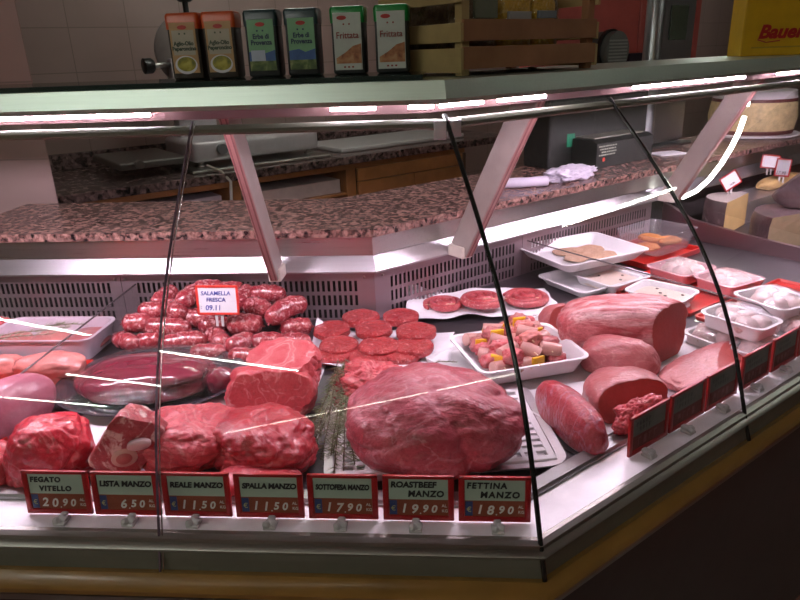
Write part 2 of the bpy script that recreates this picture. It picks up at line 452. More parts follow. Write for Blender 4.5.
def line_pt(t): return (.95-2.55*t, -1.35-4.0*t, 0)
for i, (a, b) in enumerate(((0, .42), (.44, .86), (.88, 1.3), (1.32, 1.8))):
    ceiling_lamp(line_pt(a), line_pt(b), 'dim ceiling tube lamp of the long slanting row, '+('nearest the counter', 'second from the counter', 'third from the counter', 'farthest from the counter')[i], M['ceil_lamp_dim'], .010)
ceiling_lamp((2.35, 1.75, 0), (3.1, 2.55, 0), 'ceiling tube lamp to the right of the counter corner')
ceiling_lamp((-1.0, 3.2, 0), (-.1, 4.0, 0), 'ceiling tube lamp over the work space behind the counter')
ceiling_lamp((2.1, 6.5, 0), (3.0, 7.2, 0), 'added ceiling tube lamp brightening the tiled wall at the far right')  # unseen lamp, added to lift the dark end of the tiled wall

# ================================================================== the display counter
SL, SR = -1.45, 2.9                  # extent along the left leg (x) and along the angled leg (s)
SE = 1.73                            # end of the meat section
case = thing('display_counter', 'glass fronted steel refrigerated butcher counter that turns a corner', 'display counter', (0, 0, 0))
def k_c(n): return C0[0]-n*KM
def sweep(prof, x0=SL, s1=SR, mb=None, mi=0):
    """closed (n, z) profile run along both legs of the counter with a mitred corner"""
    mb = mb or MB(); n = len(prof)
    V = [(x0, C0[1]+a, z) for a, z in prof]
    V += [(C0[0]-a*KM, C0[1]+a, z) for a, z in prof]
    V += [tuple(RS(s1, a, z)) for a, z in prof]
    Fc = [(r*n+i, r*n+(i+1) % n, (r+1)*n+(i+1) % n, (r+1)*n+i) for r in (0, 1) for i in range(n)]
    Fc += [tuple(range(n))[::-1], tuple(range(2*n, 3*n))]
    return mb.add(V, Fc, mi)
def rect(n0, n1, z0, z1): return [(n0, z0), (n1, z0), (n1, z1), (n0, z1)]
# front, from the floor up
sweep(rect(.02, .10, .0, .715)).build('front_panel', M['kick'], case)
sweep([(.005, .716), (-.012, .722), (-.014, .735), (.005, .742)]).build('lower_trim', M['steel_dark'], case, .6)
sweep([(.02, .7425), (-.012, .7425), (-.026, .750), (-.030, .762), (-.026, .776), (-.014, .786), (.02, .786)]).build('bumper', M['bumper'], case, .6)
sweep([(.03, .7865), (-.006, .7865), (-.008, .825), (.03, .8255)]).build('front_band', M['greyband'], case, .6)
sweep([(.012, .826), (-.010, .826), (-.014, .832), (-.010, .8365), (-.004, .839), (-.004, .846), (.004, .8505), (.012, .8505)]).build('front_rail', steel('front rail steel', (.36, .35, .32), .42), case, .5)
sweep(rect(.0125, .078, .826, .8502)).build('front_ledge', M['lip'], case)
sweep([(.0785, .82), (.112, .82), (.112, .856), (.108, .860), (.083, .860), (.0785, .856)]).build('ledge_rail', M['steel_dark'], case, .5)
sweep(rect(.1125, .93, .79, .838)).build('deck', M['deck'], case)
# slotted back panel
def slot_panel(u0, u1, to3, mat):
    """u along the wall; real holes: bars between the slots, solid bands between the rows"""
    mb = MB(); rows = [(.945, .912), (.902, .869), (.859, .826)] ; rows = [(.954, .922), (.911, .880), (.868, .842)]
    z = .983
    def q(a, b, z0, z1): 
        V = [to3(a, 0, z0), to3(b, 0, z0), to3(b, 0, z1), to3(a, 0, z1), to3(a, .0015, z0), to3(b, .0015, z0), to3(b, .0015, z1), to3(a, .0015, z1)]
        mb.add(V, [(0, 1, 2, 3), (7, 6, 5, 4), (0, 4, 5, 1), (1, 5, 6, 2), (2, 6, 7, 3), (3, 7, 4, 0)])
    for zt, zb in rows:
        q(u0, u1, zt, z); z = zb
        pitch = .0154; n = int((u1-u0-.06)/pitch); st = u0+((u1-u0)-n*pitch)/2
        q(u0, st, zb, zt); q(st+n*pitch, u1, zb, zt)
        for i in range(n):
            a = st+i*pitch
            q(a, a+.0074, zb, zt)
            # rounded slot ends
            for zz, sg in ((zt, -1), (zb, 1)):
                for side in (a+.0074, a+pitch):
                    pass
    q(u0, u1, .838, z)
    return mb
nb = .930
xc = k_c(nb)
cB = np.array([xc, C0[1]+nb])
sb0 = sn(np.array([xc, C0[1]+nb, 0]))[0]
slot_panel(SL, -.95, lambda u, d, z: (u, C0[1]+nb+d, z), M['steel_panel']).build('back_panel', M['steel_panel'], case)
slot_panel(-.948, xc-.012, lambda u, d, z: (u, C0[1]+nb+d, z), M['steel_panel']).build('back_panel', M['steel_panel'], case)
slot_panel(sb0+.012, .94, lambda u, d, z: tuple(RS(u, nb+d, z)), M['steel_panel']).build('back_panel', M['steel_panel'], case)
slot_panel(.942, SE-.07, lambda u, d, z: tuple(RS(u, nb+d, z)), M['steel_panel']).build('back_panel', M['steel_panel'], case)
mb = MB()
mb.add([(xc-.0125, C0[1]+nb-.001, .838), (xc, C0[1]+nb-.001, .838), (xc, C0[1]+nb-.001, .983), (xc-.0125, C0[1]+nb-.001, .983), (xc-.0125, C0[1]+nb+.01, .838), (xc, C0[1]+nb+.01, .838), (xc, C0[1]+nb+.01, .983), (xc-.0125, C0[1]+nb+.01, .983)], [(0, 1, 2, 3), (7, 6, 5, 4), (0, 4, 5, 1), (1, 5, 6, 2), (2, 6, 7, 3), (3, 7, 4, 0)])
mb.add([tuple(RS(sb0+a, nb+b, z)) for a, b, z in ((0, -.001, .838), (.0125, -.001, .838), (.0125, -.001, .983), (0, -.001, .983), (0, .01, .838), (.0125, .01, .838), (.0125, .01, .983), (0, .01, .983))], [(0, 1, 2, 3), (7, 6, 5, 4), (0, 4, 5, 1), (1, 5, 6, 2), (2, 6, 7, 3), (3, 7, 4, 0)])
mb.build('corner_post', M['steel_panel'], case)
for p in ((xc-.028, C0[1]+nb-.002), tuple(RS(sb0+.028, nb-.002)[:2]), (-.965, C0[1]+nb-.002), (-.935, C0[1]+nb-.002)):
    MB().lathe([(.004, -.0), (.004, .001), (.002, .0025)], seg=10).xf(lambda v: (p[0]+v[0], p[1]-v[2], .966+v[1])).build('screw', M['steel'], case, True)
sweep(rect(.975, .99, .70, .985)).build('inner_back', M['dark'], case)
# steel shelf edge under the worktop: two faces
sweep([(.903, .984), (.925, .984), (.99, .984), (.99, 1.027), (.929, 1.027), (.903, .989)]).build('lower_back_rail', steel('bright rail', (.60, .58, .60), .30), case, .5)
sweep([(.931, 1.0275), (.99, 1.0275), (.99, 1.0815), (.931, 1.0815)]).build('upper_back_rail', M['steel'], case, .5)
# body behind
sweep(rect(.99, 1.30, .0, 1.0815)).build('carcass', M['steel_dark'], case)
# canopy
sweep([(.380, 1.503), (.372, 1.472), (.375, 1.464), (.384, 1.464), (.396, 1.4985), (.70, 1.4985), (.70, 1.503)]).build('canopy_top', steel('green grey fascia steel', (.60, .69, .62), .36), case, .5)
sweep([(.452, 1.494), (.470, 1.494), (.500, 1.446), (.492, 1.440), (.486, 1.440), (.444, 1.466), (.438, 1.480)]).build('reflector', plain('pinkish reflector', (.09, .055, .05), .6), case, .5)
sweep([(.372, 1.436), (.366, 1.432), (.366, 1.426), (.372, 1.422), (.386, 1.422), (.392, 1.428), (.388, 1.438)]).build('glass_top_rail', plain('dull rail', (.12, .125, .09), .75, 0, .2), case, .5)
# canopy light tubes
def ltube(kind, a, b, n=.420, z=1.4565, r=.0031):
    if kind == 'L': P = [(a, C0[1]+n, z), (b, C0[1]+n, z)]
    else: P = [tuple(RS(a, n, z)), tuple(RS(b, n, z))]
    MB().tube(P, r, 10).build('light_tube', M['led'], case, True)
ltube('L', -1.40, -.557); ltube('L', -.217, -.135); ltube('L', -.075, -.03)
ltube('R', .165, .27); ltube('R', .311, .445); ltube('R', .743, 1.236); ltube('R', 1.42, 2.4)
for a, b in ((-.535, -.235),): MB().tube([(a, C0[1]+.44, 1.474), (b, C0[1]+.44, 1.474)], .009, 10).build('lamp_socket', M['steel'], case, True)
# front glass, curved
PROF = [(.385, 1.440), (.345, 1.398), (.300, 1.351), (.252, 1.300), (.205, 1.247), (.162, 1.192), (.123, 1.134), (.089, 1.072), (.060, 1.005), (.036, .940), (.018, .885), (.004, .838), (-.006, .798)]
pp = np.array(PROF)
def profn(z): return np.interp(-z, -pp[:, 1], pp[:, 0])
def smoothprof(k=40):
    z = np.linspace(1.44, .79, k); co = np.polyfit(pp[:, 1], pp[:, 0], 4); return [(float(np.polyval(co, a)), float(a)) for a in z]
SP = smoothprof()
def offs(d):                                   # profile moved inwards by d
    r = []
    for i, (n, z) in enumerate(SP):
        a = SP[max(i-1, 0)]; b = SP[min(i+1, len(SP)-1)]; t = np.array([b[0]-a[0], b[1]-a[1]]); t /= np.linalg.norm(t)
        r.append((n-t[1]*d, z+t[0]*d))
    return r
def glass_panel(e0, e1):
    out_, in_ = offs(-.010), offs(-.004); loop = out_+in_[::-1]; n = len(loop)
    V = [e0(a, z) for a, z in loop]+[e1(a, z) for a, z in loop]
    k = len(SP); Fc = [(i, i+1, n+i+1, n+i) for i in range(k-1)]+[(k+i, k+i+1, n+k+i+1, n+k+i) for i in range(k-1)]
    Fc += [(k-1, k, n+k, n+k-1), (n-1, 0, n, 2*n-1)]
    Fc += [(i, i+1, n-2-i, n-1-i) for i in range(k-1)]+[(n+i+1, n+i, 2*n-1-i, 2*n-2-i) for i in range(k-1)]
    return link_mesh('glass_panel', V, Fc, M['glass'], case, None, .6)
Lp = lambda x: (lambda a, z: (x, C0[1]+a, z))
Rp = lambda s: (lambda a, z: tuple(RS(s, a, z)))
Cl = lambda a, z: (C0[0]-a*KM-.002, C0[1]+a, z)
def Cr(a, z): p = np.array([C0[0]-a*KM, C0[1]+a, z]); p[:2] += D2*.002; return tuple(p)
glass_panel(Lp(SL), Lp(-.465)); glass_panel(Lp(-.461), Cl); glass_panel(Cr, Rp(.599)); glass_panel(Rp(.603), Rp(SE-.003)); glass_panel(Rp(SE+.003), Rp(SR))
def seal(fn, r, mat): MB().tube([fn(a, z) for a, z in offs(-.007)], r, 8).build('glass_seal', mat, case, True)
seal(Lp(-.463), .0022, plain('thin dark violet seal', (.13, .09, .12), .25))
seal(Lp(-.4575), .0012, M['chrome'])
seal(lambda a, z: (C0[0]-a*KM, C0[1]+a, z), .0042, M['seal'])
seal(Rp(.601), .0040, M['seal']); seal(Rp(.6065), .0014, M['chrome'])
# chrome corner clip under the canopy
pc = np.array([C0[0]-.372*KM, C0[1]+.372])
MB().bbox(-.022, .000, -.010, .003, 1.405, 1.437, .002).xf(lambda v: (v[0]+pc[0], v[1]+pc[1]-.004, v[2])).build('corner_clip', plain('bright clip', (.72, .70, .74), .25, .4), case)
def clipR(v): q = pc+D2*(v[0]+.001)+NI*(v[1]-.004); return (q[0], q[1], v[2])
MB().bbox(.000, .022, -.010, .003, 1.408, 1.437, .002).xf(clipR).build('corner_clip', plain('bright clip', (.72, .70, .74), .25, .4), case)
# slanting arms carrying the canopy
def arm(to3, w=.036):
    t0, t1 = (.866, 1.005), (.587, 1.492)
    d = np.array([t1[0]-t0[0], t1[1]-t0[1]]); d /= np.linalg.norm(d); q = np.array([-d[1], d[0]])
    def bar(a0, a1, b0, b1, u0, u1, nm, mt, r=.002):
        mb = MB().bbox(u0, u1, a0, a1, b0, b1, r)
        L = math.hypot(t1[0]-t0[0], t1[1]-t0[1])
        mb.xf(lambda v: to3(v[0], t0[0]+d[0]*v[1]+q[0]*v[2], t0[1]+d[1]*v[1]+q[1]*v[2]))
        return mb.build(nm, mt, case)
    L = math.hypot(t1[0]-t0[0], t1[1]-t0[1])
    bar(0, L, -.036, .036, -w/2, w/2, 'support_arm', M['arm'], .004)
    bar(.004, L-.004, .0365, .0385, -w/2+.001, w/2-.001, 'front_strip', M['arm_line2'], .0005)
    for u in (-w*.27, w*.27): bar(.006, L-.006, .0387, .0395, u-.0016, u+.0016, 'arm_groove', M['arm_line'], .0002)
    MB().bbox(-w/2-.006, w/2+.006, .838, .9045, .983, 1.018, .004).xf(lambda v: to3(*v)).build('arm_foot', M['armfoot'], case)
arm(lambda u, n, z: (-.472+u, C0[1]+n, z), .022)
arm(lambda u, n, z: tuple(RS(.615+u, n, z)), .026)
arm(lambda u, n, z: tuple(RS(1.675+u, n, z)), .028)
# end wall between the meat and the cheese section, sloping top
def endw(t0, t1, lift=0):
    pr = [(.925, .838), (.925, .965+lift), (.80, .915+lift), (.60, .895+lift), (.10, .868+lift), (.10, .838)]
    mb = MB(); n = len(pr); V = [tuple(RS(t0, a, z)) for a, z in pr]+[tuple(RS(t1, a, z)) for a, z in pr]
    return mb.add(V, [(i, (i+1) % n, n+(i+1) % n, n+i) for i in range(n)]+[tuple(range(n))[::-1], tuple(range(n, 2*n))])
endw(SE, SE+.018).build('end_wall', steel('maroon grey steel', (.42, .30, .32), .35), case)
def pane(s, prof, name, mat, t=.004):
    mb = MB(); n = len(prof); V = [tuple(RS(s-t/2, a, z)) for a, z in prof]+[tuple(RS(s+t/2, a, z)) for a, z in prof]
    mb.add(V, [(i, (i+1) % n, n+(i+1) % n, n+i) for i in range(n)]+[tuple(range(n))[::-1], tuple(range(n, 2*n))])
    return mb.build(name, mat, case)
pane(SE+.022, [(.90, .97), (.90, 1.0), (.50, 1.40)]+[(n+.012, z) for n, z in offs(.004) if z > .88 and z < 1.40], 'end_glass', M['acryl'])
# glowing tubes standing in for a curved reflection along the end glass
MB().tube([tuple(RS(SE+.03, n, z)) for n, z in ((.668, 1.30), (.680, 1.245), (.700, 1.19), (.728, 1.13), (.765, 1.07), (.81, 1.02), (.865, .985))], .008, 10).build('reflection_tube', M['reflection_glow'], case, True)
MB().tube([tuple(RS(SE+.03, n, z)) for n, z in ((.664, 1.395), (.666, 1.335))], .009, 10).build('reflection_tube', M['reflection_glow'], case, True)

# granite worktop lying on the counter
o = sweep([(.915, 1.0825), (1.335, 1.0825), (1.335, 1.105), (.915, 1.105)]).build('granite_worktop', M['granite'])
tag(o, 'long speckled brown granite worktop along the back of the glass counter', 'worktop')

# acrylic dividers standing on the deck
def divider(to3, label, top):
    t = thing('clear_divider', label, 'divider', to3(0, .5, .84), 0, 'clear dividers in the glass counter')
    L0 = np.array(t.location)
    prof = [(.922, .840), (.922, top), (.16, top-.012), (.128, top-.03), (.12, .862), (.14, .8605)]
    n = len(prof); mb = MB(); V = [np.array(to3(-.0015, a, z))-L0 for a, z in prof]+[np.array(to3(.0015, a, z))-L0 for a, z in prof]
    mb.add(V, [(i, (i+1) % n, n+(i+1) % n, n+i) for i in range(n)]+[tuple(range(n))[::-1], tuple(range(n, 2*n))])
    mb.build('sheet', M['acryl'], t)
    MB().tube([np.array(to3(0, a, z))-L0 for a, z in prof[1:5]], .0022, 6).build('polished_edge', M['acryl_edge'], t, True)
divider(lambda u, n, z: (-.903+u, C0[1]+n, z), 'clear acrylic divider left of the salamella sausages', .952)
divider(lambda u, n, z: tuple(RS(.955+u, n, z)), 'clear acrylic divider across the big white tray on the right', .955)

# ================================================================== price tags on the front ledge
def clip_foot(t):
    mb = MB()
    mb.bbox(-.010, .010, -.011, .012, 0, .005, .002, 0, 3).bbox(-.006, .006, -.006, .014, .004, .012, .003, 0, 3)
    mb.tube([(-.0085, -.005, .006), (-.003, -.006, .008), (.0, -.004, .007)], [.0055, .006, .004], 10).tube([(.0085, -.003, .006), (.004, -.002, .009), (.0, .002, .010)], [.005, .0058, .004], 10)
    return mb.build('clip', M['clip'], t, .9)
def price_tag(lines, price, label, loc, rz, cardmat, stripmat, readable=True, tilt=-.10, clipdx=.0, w=.112, h=.078):
    t = thing('price_tag', label, 'price tag', loc, rz, 'red framed price tags along the front ledge')
    c = clip_foot(t); c.location = (clipdx, -.0175, 0)
    z0 = .0035
    def R(v): 
        y, z = v[1], v[2]; ca, sa = math.cos(tilt), math.sin(tilt)
        return (v[0], y*ca-z*sa, y*sa+z*ca+z0)
    fr = MB()
    b = .0095
    fr.bbox(-w/2, w/2, -.002, .004, 0, b*.9, .0015).bbox(-w/2, w/2, -.002, .004, h-.006, h, .0015)
    fr.bbox(-w/2, -w/2+b, -.002, .004, 0, h, .0015).bbox(w/2-b, w/2, -.002, .004, 0, h, .0015)
    fr.bbox(-w/2+.003, w/2-.003, .0015, .004, .003, h-.003, .0005)
    fr.xf(R).build('frame', M['red'], t, .6)
    x0, x1 = -w/2+b, w/2-b
    zs = .036
    MB().box(x0, x1, .0005, .0014, zs, h-.006).xf(R).build('name_card', cardmat, t)
    st = MB().box(x0, x1, .0003, .0014, b*.9, zs).xf(R).build('price_strip', stripmat, t)
    rot = (PI/2-0*tilt+tilt, 0, 0)
    def P(x, z): v = R((x, .0001, z)); return v
    if readable:
        MB().box(x0+.001, x0+.0125, -.0001, .0003, b*.9+.001, zs-.0015).xf(R).build('euro_patch', M['euro'], st)
        text_part('euro_sign', '\u20ac', .012, M['gold'], st, P(x0+.003, .0165), rot)
        if len(lines) == 1:
            lw, sz = lines[0][1], lines[0][2]
            text_part('lettering', lines[0][0], sz, M['ink'], t, P(x0+.0035, zs+.0155), rot, shear=.12, bold=.0006, space=lw, sx=lines[0][3] if len(lines[0]) > 3 else 1.)
        else:
            text_part('lettering', lines[0][0], lines[0][2], M['ink'], t, P(x0+.003, zs+.0215), rot, shear=.1, bold=.0006, space=lines[0][1])
            text_part('lettering', lines[1][0], lines[1][2], M['ink'], t, P(x0+lines[1][3], zs+.0055), rot, shear=.1, bold=.0006, space=lines[1][1])
        xs = [.0175, .034, .052, .066]
        for ch, xx, up in zip(price, xs, (0, -.001, .001, .0005)):
            if ch != ' ': text_part('price_digit', ch, .0215 if xx < .04 else .018, M['digit'], st, P(x0+xx, .0135+up), rot, shear=.2, bold=.0005)
        text_part('price_dot', '.', .018, M['digit'], st, P(x0+.0475, .011), rot)
        text_part('unit_lettering', 'AL', .007, M['digit'], st, P(x1-.010, .0235), rot)
        text_part('unit_lettering', 'KG', .007, M['digit'], st, P(x1-.010, .0145), rot)
    else:
        rr = random.Random(int(loc[0]*1000)+5)
        mk = MB()
        for row, zz, n in ((0, zs+.022, rr.choice((5, 6))), (1, zs+.010, rr.choice((4, 6)))):
            for i in range(n):
                xx = x0+.012+row*.010+i*.0095
                mk.box(xx, xx+.0012, -.0001, .0004, zz-.003, zz+.005); mk.box(xx, xx+.005, -.0001, .0004, zz+rr.choice((-.003, .001, .004)), zz+.0055-.0*i if False else zz+.0055)
        mk.xf(R).build('faded_lettering', plain('faded marker', (.10, .10, .095), .5), t)
        mk = MB()
        for i in range(4):
            xx = x0+.018+i*.016; mk.box(xx, xx+.0022, -.0001, .0002, .014, .030); mk.box(xx, xx+.009, -.0001, .0002, rr.choice((.014, .021, .028)), .030)
        mk.xf(R).build('faded_digits', plain('faded digits', (.22, .06, .05), .5), st)
    return t
TG = [([('FEGATO', 1.15, .0125), ('VITELLO', 1.2, .0125, .017)], '2090', 'red framed price tag reading FEGATO VITELLO 20.90'),
      ([('LISTA MANZO', 1.0, .0135)], ' 650', 'red framed price tag reading LISTA MANZO 6.50'),
      ([('REALE MANZO', 1.0, .0130)], '1150', 'red framed price tag reading REALE MANZO 11.50'),
      ([('SPALLA MANZO', .93, .0128)], '1150', 'red framed price tag reading SPALLA MANZO 11.50'),
      ([('SOTTOFESA MANZO', .95, .0128, .74)], '1790', 'red framed price tag reading SOTTOFESA MANZO 17.90'),
      ([('ROASTBEEF', 1.0, .0138), ('MANZO', 1.1, .0145, .030)], '1990', 'red framed price tag reading ROASTBEEF MANZO 19.90'),
      ([('FETTINA', 1.2, .0138), ('MANZO', 1.25, .0145, .024)], '1890', 'red framed price tag reading FETTINA MANZO 18.90')]
for (ln, pr, lb), x, dx in zip(TG, (-.647, -.530, -.412, -.293, -.174, -.054, .065), (.012, .010, -.002, .004, -.002, -.004, .004)):
    price_tag(ln, pr, lb, (x, .868, .8505), 0, M['card_green'], M['strip'], True, clipdx=dx)
for i, (s, wd) in enumerate(((.352, 'nearest the counter corner'), (.478, 'second from the counter corner'), (.604, 'third from the corner, before the dark seal'), (.740, 'fourth from the corner, past the dark seal'), (.870, 'fifth from the corner'), (.995, 'sixth from the corner, beyond all others'))):
    price_tag(None, None, 'grey price tag on the angled side, '+wd, RS(s-.009, .048, .8505), AL, M['card_grey'], M['strip_dark'], False, clipdx=-.022, w=.120, tilt=-.04)

# ================================================================== trays, boards, papers
def foam_tray(name, label, cat, px, z_rim, h, mat, group=None, r=.022, lip=.007, wall=.003, taper=.80, thick_in=None, geom=None):
    if geom: c, L, W, rz = geom
    else: c, L, W, rz = rect_from(px, z_rim)
    t = thing(name, label, cat, (c[0], c[1], z_rim-h), rz, group)
    r = min(r, L*.3, W*.3)
    o = [rrect(L*taper, W*taper, r*.7, 0), rrect(L*taper+.006, W*taper+.006, r*.8, .003), rrect(L-2*lip, W-2*lip, r, h-.004),
         rrect(L, W, r+lip*.6, h-.003), rrect(L, W, r+lip*.6, h), rrect(L-2*lip-.003, W-2*lip-.003, r, h-.0005), rrect(L*taper, W*taper, r*.7, wall+.002), rrect(L*taper-.01, W*taper-.01, r*.6, wall)]
    MB().rings(o, cap1=True).build('shell', mat, t, .7)
    return t, L, W, rz, c
def cling(t, L, W, z, hump=.012, seed=1):
    n = 22; V = []; Fc = []
    for i in range(n+1):
        for j in range(n+1):
            u = i/n*2-1; v = j/n*2-1; f = max(0, 1-abs(u)**3)*max(0, 1-abs(v)**3)
            V.append((u*L/2*.97, v*W/2*.97, z+hump*f+.004*f*noise.noise(Vector((u*3.5+seed, v*3.5, seed)))))
    m = n+1; Fc = [(i*m+j, (i+1)*m+j, (i+1)*m+j+1, i*m+j+1) for i in range(n) for j in range(n)]
    return link_mesh('cling_film', V, Fc, M['film'], t, None, True)
def paper_sheet(name, label, L, W, loc, rz, seed, curl=(), z=0.0015, amp=.006, n=28, hole=None):
    V = []; m = n+1
    for i in range(m):
        for j in range(m):
            u = i/n*2-1; v = j/n*2-1
            x = u*L/2*(1+.05*noise.noise(Vector((v*2, seed, 0)))); y = v*W/2*(1+.07*noise.noise(Vector((u*2, seed+5, 0))))
            edge = max(abs(u), abs(v))
            h = amp*max(0, edge-.5)*2*(.6+noise.noise(Vector((u*2.2, v*2.2, seed)))*1.1)
            for cu, cv, a, w in curl: h += a*math.exp(-((u-cu)**2+(v-cv)**2)/w)
            V.append((x, y, z+max(0, h)))
    Fc = [(i*m+j, (i+1)*m+j, (i+1)*m+j+1, i*m+j+1) for i in range(n) for j in range(n)]
    o = link_mesh(name, V, Fc, M['paper'], None, None, True, loc, rz)
    md = o.modifiers.new('thickness', 'SOLIDIFY'); md.thickness = .0006; md.offset = 1
    return tag(o, label, 'paper')

DK = .8382       # height of the deck
# big tray with breaded slices
PT = 'white foam trays on the right'
t, L, W, rz, c = foam_tray('food_tray', 'largest white tray at the back, holding breaded slices', 'tray', [(519, 247), (574, 270), (644, 246), (588, 230)], .93, .034, M['foam'], PT)
bread = meat('pale breaded slices', (.46, .27, .17), (.56, .36, .25), (.66, .48, .36), .25, 40, rough=.7, coat=0, bs=.6)
def on(t, x, y, z=0):          # point in a tray's own frame -> world
    a = t.rotation_euler[2]; ca, sa = math.cos(a), math.sin(a)
    return (t.location[0]+x*ca-y*sa, t.location[1]+x*sa+y*ca, t.location[2]+z)
for i, (x, y, a, zz, w) in enumerate(((-.045, -.01, .3, .006, 'front left'), (.02, -.03, 1.1, .009, 'nearest'), (.055, .03, .1, .014, 'right hand'), (-.01, .04, .7, .014, 'rear'))):
    V, Fc, mi = lump((.11, .075, .012), 40+i, .10, 1.5, 3, 4, .6)
    o = link_mesh('breaded_slice', V, Fc, bread, None, None, True, on(t, x, y, zz), a)
    tag(o, w+' pale breaded slice in the largest white tray', 'breaded slice', 'breaded slices in the big tray')
TB = t
# stand under the tray: two stacked small trays (edges seen below it)
t, L, W, rz, c = foam_tray('food_tray', 'white tray lying under the largest tray at the back', 'tray', [(541, 277), (590, 296), (640, 275), (590, 259)], .868, .028, M['foam'], PT)
# two cream-filled trays
cream = plain('pale cream filling', (.72, .58, .50), .35, 0, .5, .05)
spots = plain('dark olive bits', (.09, .07, .05), .4)
def cream_tray(px, z, label, pts, h=.030):
    t, L, W, rz, c = foam_tray('food_tray', label, 'tray', px, z, h, M['foam'], PT)
    V, Fc, mi = lump((L*.86, W*.86, .018), 70+len(pts), .03, 2, 5, 4, .5, amp2=.02)
    f = link_mesh('cream_filling', V, Fc, cream, None, None, True, on(t, 0, 0, .0035), rz)
    tag(f, 'smooth cream filling in '+label.split(',')[0], 'filling')
    for i, (x, y) in enumerate(pts):
        V2, F2, _ = lump((.010, .008, .004), 90+i, .2, 2, 2, 3, .6)
        link_mesh('olive_bit', V2, F2, spots, f, None, True, (x*L, y*W, .0165))
    return t
cream_tray([(576, 275), (620, 290), (648, 273), (605, 261)], .875, 'white cream tray just left of the pink trays, under the rim of the big one', [(-.2, -.1), (.05, .2), (.2, 0)])
cream_tray([(622, 290), (682, 304), (702, 290), (644, 278)], .880, 'white cream tray directly behind the large pork loin', [(-.15, .2), (.1, -.1), (.3, .15), (-.02, .0)])
t, L, W, rz, c = foam_tray('food_tray', 'white tray lying under the cream tray behind the large pork loin', 'tray', [(629, 305), (674, 316), (693, 303), (650, 293)], .8595, .021, M['foam'], PT)
# wrapped trays with pale balls
ballm = meat('pale wrapped balls', (.60, .40, .38), (.72, .56, .54), (.82, .72, .70), .45, 22, rough=.35, coat=.3)
def ball_tray(px, z, label, short, mat=M['foam'], h=.034, seed=0, n=4, top=.022, grp=PT):
    t, L, W, rz, c = foam_tray('food_tray', label, 'tray', px, z, h, mat, grp)
    R = min(W*.27, .032)
    pos = [(-L*.24, W*.14), (L*.03, W*.18), (L*.26, W*.08), (-L*.1, -W*.17), (L*.16, -W*.18), (-L*.30, -W*.12)][:n]
    wd = ['rear left', 'rear middle', 'right end', 'front left', 'front right', 'left end']
    for i, (x, y) in enumerate(pos):
        V, Fc, _ = lump((2*R, 2*R*.95, 2*R*.8), seed*7+i, .08, 1.5, 2.1, 4, .75)
        o = link_mesh('pale_ball', V, Fc, ballm, None, None, True, on(t, x, y, .004), rz+i)
        tag(o, '%s pale ball under film in the %s' % (wd[i], short), 'meatball', 'pale balls in film covered trays')
    cling(t, L, W, h-.001, top, seed)
    return t
pk = 'pink foam trays on the red tray'
ball_tray([(648, 266), (690, 279), (715, 265), (673, 255)], .885, 'pink film covered tray at the back of the red tray, beside the cream trays', 'rear pink tray', M['pinkfoam'], .036, 3, 5, .016, pk)
ball_tray([(695, 277), (737, 290), (764, 277), (722, 265)], .888, 'pink film covered tray in front of and right of the other pink tray', 'front pink tray', M['pinkfoam'], .040, 4, 5, .018, pk)
ball_tray([(682, 333), (724, 347), (748, 336), (704, 320)], .872, 'white film covered tray on the deck between the pork loin and the upper tray', 'low tray beside the pork loin', M['foam'], .032, 6, 4)
ball_tray([(725, 348), (772, 360), (800, 344), (750, 332)], .872, 'white film covered tray lowest in the stack, behind the price tags', 'lowest tray behind the price tags', M['foam'], .032, 7, 5)
ball_tray([(699, 312), (762, 332), (788, 320), (720, 301)], .925, 'white film covered tray on top of two others, crossed by the black seal', 'upper tray crossed by the seal', M['foam'], .037, 8, 5, .024)
ball_tray([(733, 293), (785, 313), (822, 300), (765, 283)], .915, 'white film covered tray at the right photo edge', 'tray at the right edge', M['foam'], .038, 9, 5, .024)
ball_tray([(735, 318), (790, 342), (830, 325), (772, 305)], .873, 'white film covered tray underneath the tray at the right photo edge', 'tray under the right edge one', M['foam'], .034, 10, 4, .01)
# red trays on the deck
def flat_tray(name, label, s0, s1, n0, n1, frame, mat, z=DK, h=.018, rim=.006, cat='tray'):
    cx, cy = (s0+s1)/2, (n0+n1)/2; L, W = s1-s0, n1-n0
    loc = RS(cx, cy, z) if frame == 'R' else np.array([cx, cy, z])
    o = [rrect(L-.008, W-.008, .01, 0), rrect(L, W, .012, h), rrect(L-2*rim, W-2*rim, .008, h), rrect(L-2*rim-.008, W-2*rim-.008, .006, .003)]
    ob = MB().rings(o, cap1=True).build(name, mat, None, .6, loc, AL if frame == 'R' else 0)
    return tag(ob, label, cat)
flat_tray('serving_tray', 'red plastic tray under the two pink trays on the right', 1.00, 1.42, .36, .66, 'R', M['redtray'], h=.012)
flat_tray('serving_tray', 'red rimmed tray at the back corner under the clear box', 1.28, 1.60, .67, .90, 'R', M['redtray'], h=.020)
flat_tray('serving_tray', 'red plastic tray at the far right behind the wrapped trays', 1.00, 1.48, .12, .35, 'R', M['redtray'], h=.010)
